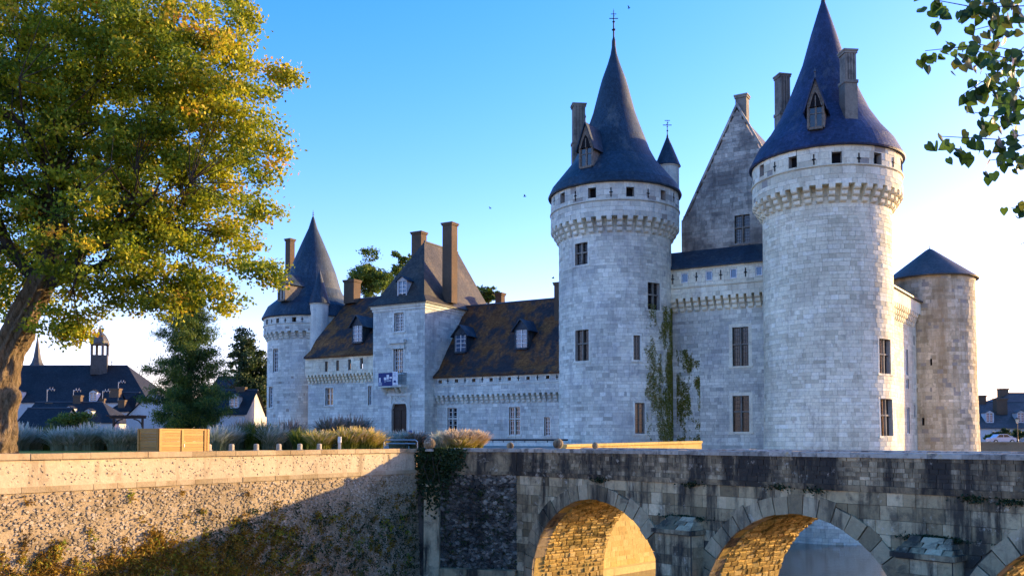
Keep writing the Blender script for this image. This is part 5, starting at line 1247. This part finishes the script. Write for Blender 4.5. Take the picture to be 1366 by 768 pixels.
# ================================================================== BACKGROUND TOWN
def gable_house(name, label, p, ax, hl, hd, ze_, zr_, roofm, wallm='white_wall', hip=(0, 0), z0=1.0, cat='house', wins=(), chims=(), dorms=(), group=None):
    """p centre (xy), ax ridge direction, hl half length, hd half depth; front = right-hand side of ax facing camera"""
    ax = Vector(ax).normalized(); S_ = Pla(Vector(p) - ax * hl + Vector((ax.y, -ax.x)) * hd, ax); T = thing(name, label, cat, (p[0], p[1], z0), group); m = MB(); L_, D_ = 2 * hl, 2 * hd
    holes = list(wins); shell(m, S_, 0, L_, z0, ze_, holes, 0, .2, 50)
    for u in (0, L_): 
        pl_ = [S_(u, z0, 0), S_(u, z0, -D_), S_(u, ze_, -D_), S_(u, ze_, 0)]
        if not hip[0 if u == 0 else 1]: pl_.insert(3, S_(u, zr_ - .05, -hd))
        m.face(pl_)
    m.face([S_(0, z0, -D_), S_(L_, z0, -D_), S_(L_, ze_, -D_), S_(0, ze_, -D_)]); m.build('wall', wallm, T)
    for r in wins: window(T, S_, r, 'white', 2, 3, depth=.15)
    m = MB(); o = .35; sl = (zr_ - ze_) / hd; zo = ze_ - o * sl * .5
    h0, h1 = hip
    R0, R1 = S_(h0 - (.0 if h0 else o), zr_, -hd), S_(L_ - h1 + (0 if h1 else o), zr_, -hd)
    a_, b_, c2, d2 = S_(-o, zo, o), S_(L_ + o, zo, o), S_(L_ + o, zo, -D_ - o), S_(-o, zo, -D_ - o); ln = (Vector(R0) - Vector(a_)).length
    m.face([a_, b_, R1, R0], .5, [(0, 0), (L_, 0), (L_ - h1, ln), (h0, ln)]); m.face([c2, d2, R0, R1], .5, [(0, 0), (L_, 0), (L_ - h0, ln), (h1, ln)])
    if h0: m.face([d2, a_, R0], .5, [(0, 0), (D_, 0), (hd, ln)])
    if h1: m.face([b_, c2, R1], .5, [(0, 0), (D_, 0), (hd, ln)])
    rf_ = m.build('roof', roofm, T); m = MB(); m.tube(R0, R1, .12, seg=6); m.build('roof_ridge', 'lead', rf_, root=T)
    for (u, d, w, za, zb_) in chims: q = S_(u, 0, -d); chimney(T, (q.x, q.y), ax, w, w * .7, za, zb_, 'brick_chimney', cap=.08)
    for (u, zz, w) in dorms:
        d = (zz - ze_) / sl; dormer(T, S_(u, zz, -d + .15), S_.n, w * .75, w * .9, w * .22, 1.6, 'white_wall', roofm, over=.1)
    return T, S_
k_ = lambda Y: Y / F
# chapel-like long hall
Y = 175.0; xl, xr = XA(-40, Y), XA(197, Y)
H_, Sx = gable_house('long_hall', 'long hall under a huge dark slate roof with bell turret and spire', ((xl + xr) / 2, Y + 9), (1, 0), (xr - xl) / 2, 9, ZA(536, Y), ZA(487.5, Y + 9), 'slate_far', hip=(0, 8.0), cat='hall', dorms=((XA(123, Y) - xl, ZA(535, Y), 2.0), (XA(22, Y) - xl, ZA(534, Y), 2.0)))
q = (XA(131, 183), 183.0); m = MB(); zA, zB, zC = ZA(500, 183), ZA(474, 183), ZA(460, 183); m.obox(q, (1, .35), 1.45, 1.45, zA, zB); m.build('bell_turret', 'slate_grey', H_)
m = MB()
for sx in (-1, 1):
    for sy in (-1, 1): m.obox((q[0] + sx * 1.1, q[1] + sy * 1.1), (1, .35), .22, .22, zB, zC)
m.obox(q, (1, .35), 1.6, 1.6, zC, zC + .3); m.build('lantern', 'dormer_wood', H_)
m = MB(); m.lathe(q, [(2.0, zC + .2), (1.8, zC + .9), (1.25, zC + 1.9), (.45, zC + 2.7), (.2, zC + 3.4), (0, zC + 4.2)], 8); m.build('turret_roof', 'slate_grey', H_)
q = (XA(47.5, 186), 186.0); m = MB(); m.lathe(q, [(1.7, ZA(490, 186)), (1.1, ZA(484, 186)), (.75, ZA(477, 186)), (0, ZA(446, 186))], 8); m.build('spire', 'slate_grey', H_)
q = at(149, 489, 184); m = MB(); m.tube(q, q + Vector((0, 0, 1.4)), .06, seg=5); m.tube(q + Vector((-.4, 0, .9)), q + Vector((.4, 0, .9)), .05, seg=5); m.build('roof_cross', 'iron', H_)
Y = 150.0
def hpx(name, label, x0, x1, yr, ye, Y, hd, roofm='slate_far', hip=(0, 0), **kw):
    xl, xr = XA(x0, Y), XA(x1, Y); return gable_house(name, label, ((xl + xr) / 2, Y + hd), (1, 0), (xr - xl) / 2, hd, ZA(ye, Y), ZA(yr, Y + hd), roofm, hip=hip, **kw), xl
def ch(x0, px, d, w, y0, y1, Y): return (XA(px, Y) - x0, d, w, ZA(y0, Y), ZA(y1, Y))
x0 = XA(28, 150)
hpx('cottage', 'long low cottage with blue slate roof, white wall and chimneys in front of the hall', 28, 150, 536, 563, 150, 5, hip=(0, 4), chims=(ch(x0, 103, 5, .65, 540, 527, 155), ch(x0, 66, 5, .5, 542, 537, 155), ch(x0, 132, 6, .4, 540, 531, 155)), dorms=((XA(87, 150) - x0, ZA(557, 150), 1.8), (XA(114, 150) - x0, ZA(558, 150), 1.5)))
x0 = XA(18, 120)
hpx('shed', 'small blue slate roofed outbuilding with white gable beside the tree trunk', 18, 74, 544, 572, 120, 4)
x0 = XA(140, 165)
hpx('cottage', 'small house with steep blue pyramid roof and brick chimneys below the hall', 143, 176, 523, 548, 165, 4.5, hip=(4, 4), chims=(ch(x0, 150, 3, .9, 530, 518, 168), ch(x0, 156, 1, .6, 548, 533, 165)))
# white gable facing the camera
Y = 135.0; g0_, g1_ = XA(168, Y), XA(236, Y)
T, S_ = gable_house('cottage', 'white gable-end house half hidden behind the conifer', ((g0_ + g1_) / 2, Y + 6), (0, 1), 6, (g1_ - g0_) / 2, ZA(556, Y), ZA(522, Y), 'slate_far')
hpx('cottage', 'blue slate roofed cottage with white dormer between conifer and dark tree', 262, 326, 520, 552, 120, 5, dorms=((XA(308, 120) - XA(262, 120), ZA(543, 120), 1.7),), chims=(ch(XA(262, 120), 321, 5, .6, 530, 516, 125),))
hpx('cottage', 'second dark roof behind the cottage next to the conifer', 280, 330, 502, 520, 150, 5)
for px, y0, y1, Y, lb in ((63, 535, 519, 156, 'above the cottage ridge left end'), (98, 530, 520, 156, 'over the brick chimney'), (137, 532, 521, 157, 'over the cottage hip'), (158, 524, 509, 168, 'over the pyramid roof')):
    b_ = at(px, y0, Y); b_.z -= 3; t_ = at(px, y1, Y); o = thing('roof_aerial', 'thin television aerial standing ' + lb, 'aerial', b_); m = MB(); m.tube(b_, t_, .05, seg=5); m.build('mast', 'steel', o)
    m = MB(); m.tube(t_, t_ + Vector((1.3, 0, -.05)), .05, seg=5); [m.tube(t_ + Vector((.2 + i * .25, -.05, -.03)), t_ + Vector((.2 + i * .25, .05, .32 if i % 2 else -.3)), .03, seg=4) for i in range(5)]; m.build('antenna', 'steel', o)
# pergola
pc = gpt(171, 70); o = thing('pergola', 'dark timber pergola with curved braces behind the grass bed', 'pergola', pc)
zt = ZA(558, 70); hw = 1.15
for sx in (-hw, hw * .95):
    m = MB(); m.box(pc.x + sx - .07, pc.x + sx + .07, pc.y - .07, pc.y + .07, 1, zt); m.build('post', 'door_wood', o)
    m = MB(); s_ = -1 if sx > 0 else 1
    for i in range(5): t0, t1 = i / 5 * 1.57, (i + 1) / 5 * 1.57; m.tube((pc.x + sx + s_ * .7 * (1 - math.cos(t0)), pc.y, zt - .75 + .7 * math.sin(t0)), (pc.x + sx + s_ * .7 * (1 - math.cos(t1)), pc.y, zt - .75 + .7 * math.sin(t1)), .05, seg=5)
    m.build('brace', 'door_wood', o)
m = MB(); m.box(pc.x - hw - .3, pc.x + hw + .2, pc.y - .09, pc.y + .09, zt, zt + .16); m.build('beam', 'door_wood', o)
for i in range(6): x = pc.x - hw - .2 + i * .48; m = MB(); m.box(x - .04, x + .04, pc.y - .8, pc.y + .8, zt + .16, zt + .26); m.build('rafter', 'door_wood', o)

# right bank: wall, houses, hedge, car, lamp
WR = thing('moat_wall', 'distant brown retaining wall across the moat right of the truncated tower', 'wall', (XA(1340, 126), 126, -6.5)); m = MB(); m.box(60, 150, 127, 127.8, -7, 1.12, .4); m.build('wall_core', 'rubble', WR)
for i in range(45): m = MB(); m.box(60 + i * 2 + .01, 62 + i * 2 - .01, 126.9, 127.9, 1.12, 1.3, random.random()); m.build('coping_stone', 'wall_coping', WR)
x0 = XA(1300, 165)
hpx('house', 'grey slate roofed house with white dormers behind the parked car', 1296, 1420, 536, 570, 165, 6, 'slate_grey', chims=(ch(x0, 1352.5, 3.4, 1.0, 552, 530, 165), ch(x0, 1313, 6, .8, 540, 527, 171)), dorms=((XA(1325, 165) - XA(1296, 165), ZA(563, 165), 2.0), (XA(1367, 165) - XA(1296, 165), ZA(563, 165), 2.0)))
hpx('house', 'taller brown roofed house rising behind the grey one', 1326, 1420, 524, 545, 185, 7, 'slate_old', hip=(7, 0), chims=(ch(XA(1326, 185), 1339, 7, .9, 530, 518, 192),))
for i, (px, cy, rx, ry, mt, lb) in enumerate(((1320, 583, 5, 5, 'leaf_green', 'small round yellow-green bush left of the parked car'), (1338, 580, 11, 6, 'leaf_dark', 'dark clipped hedge bush behind the parked car'), (1360, 580, 10, 7, 'leaf_dark', 'dark bush beside the lamp post'))):
    bushy(px, 146 + i, cy, rx, ry, lb, mt, 70, 34, 'shrub', 'shrub', leaf=.14)
# parked car
Y = 138.0; cx = XA(1335.5, Y); o = thing('parked_car', 'small pale lilac car parked behind the moat wall', 'car', (cx, Y, 1.0)); L_ = 3.9
prof = [(-1.95, .35), (-1.95, .75), (-1.85, .88), (-1.25, .95), (-.75, 1.42), (.55, 1.46), (1.25, 1.0), (1.9, .88), (1.97, .6), (1.97, .35)]
m = MB(); m.prism([(cx + x, Y - .8, 1.0 + z) for x, z in prof], (0, 1.6, 0)); m.build('body', 'car_paint', o)
m = MB(); m.prism([(cx + x, Y - .82, 1.0 + z) for x, z in ((-1.05, .97), (-.68, 1.36), (-.1, 1.38), (-.1, .97))], (0, .012, 0)); m.prism([(cx + x, Y - .82, 1.0 + z) for x, z in ((.0, .97), (.0, 1.38), (.5, 1.38), (1.02, 1.0))], (0, .012, 0)); m.build('side_window', 'glass', o)
for x in (-1.25, 1.25):
    w_ = MB(); w_.tube((cx + x, Y - .84, 1.32), (cx + x, Y - .6, 1.32), .32, seg=16); wo = w_.build('wheel', 'rubber', o); w_ = MB(); w_.tube((cx + x, Y - .86, 1.32), (cx + x, Y - .83, 1.32), .19, seg=12); w_.build('rim', 'steel', wo, root=o)
for x in (-1.93, 1.9): m = MB(); m.box(cx + x - .05, cx + x + .05, Y - .7, Y - .4, 1.65, 1.8); m.build('light', 'lamp_glass', o)
# street lamp
Y = 134.0; p = gpt(1357.5, Y); o = thing('street_lamp', 'black street lamp with lantern by the moat wall', 'street lamp', p); zt = ZA(557, Y, 1357)
m = MB(); m.lathe(p, [(.16, 1), (.13, 1.5), (.07, 1.7), (.05, zt - .9), (.1, zt - .85)], 10, uv=False); m.build('pole', 'iron', o); m = MB(); m.lathe(p, [(.14, zt - .85), (.3, zt - .2), (0, zt - .19)], 6, uv=False); m.build('lantern', 'lamp_glass', o); m = MB(); m.lathe(p, [(.34, zt - .2), (.2, zt - .02), (.04, zt), (0, zt + .15)], 6, uv=False); m.build('lamp_cap', 'iron', o)
# birds
for px, py, Y, s_, lb in ((839, 11, 70, .26, 'bird gliding beside the iron finial'), (700, 262, 80, .32, 'bird flying left of the blue-grey tower'), (654, 278, 90, .3, 'bird flying above the right wing roof'), (738, 371, 85, .3, 'bird close to the wing roof end and tower'), (363, 305, 80, .28, 'bird flying left of the far tower cone'), (930, 257, 75, .26, 'bird between the two big tower roofs')):
    p = at(px, py, Y); o = thing('bird', 'small dark ' + lb, 'bird', p); m = MB(); m.lathe((0, 0), [(0, -.5), (.12, -.2), (.14, .1), (.08, .35), (0, .5)], 6, uv=False)
    a_ = random.uniform(-.6, .6); ca, sa = math.cos(a_), math.sin(a_); m.v = [(p.x + (z * ca - y * sa) * s_, p.y + (z * sa + y * ca) * s_, p.z + x * s_) for x, y, z in m.v]; m.build('body', 'bird_black', o, smooth=True)
    for sg in (-1, 1):
        w_ = MB(); tr = lambda z, y, x: (p.x + (z * ca - y * sa) * s_, p.y + (z * sa + y * ca) * s_, p.z + x * s_)
        w_.hexa([tr(.2, sg * .08, 0), tr(-.15, sg * .08, 0), tr(-.2, sg * .7, .35), tr(.1, sg * .7, .35)], [tr(.2, sg * .08, .05), tr(-.15, sg * .08, .05), tr(-.2, sg * .7, .38), tr(.1, sg * .7, .38)]); w_.hexa([tr(.1, sg * .7, .35), tr(-.2, sg * .7, .35), tr(-.3, sg * 1.3, .2), tr(-.22, sg * 1.3, .2)], [tr(.1, sg * .7, .38), tr(-.2, sg * .7, .38), tr(-.3, sg * 1.3, .22), tr(-.22, sg * 1.3, .22)]); w_.build('wing', 'bird_black', o)
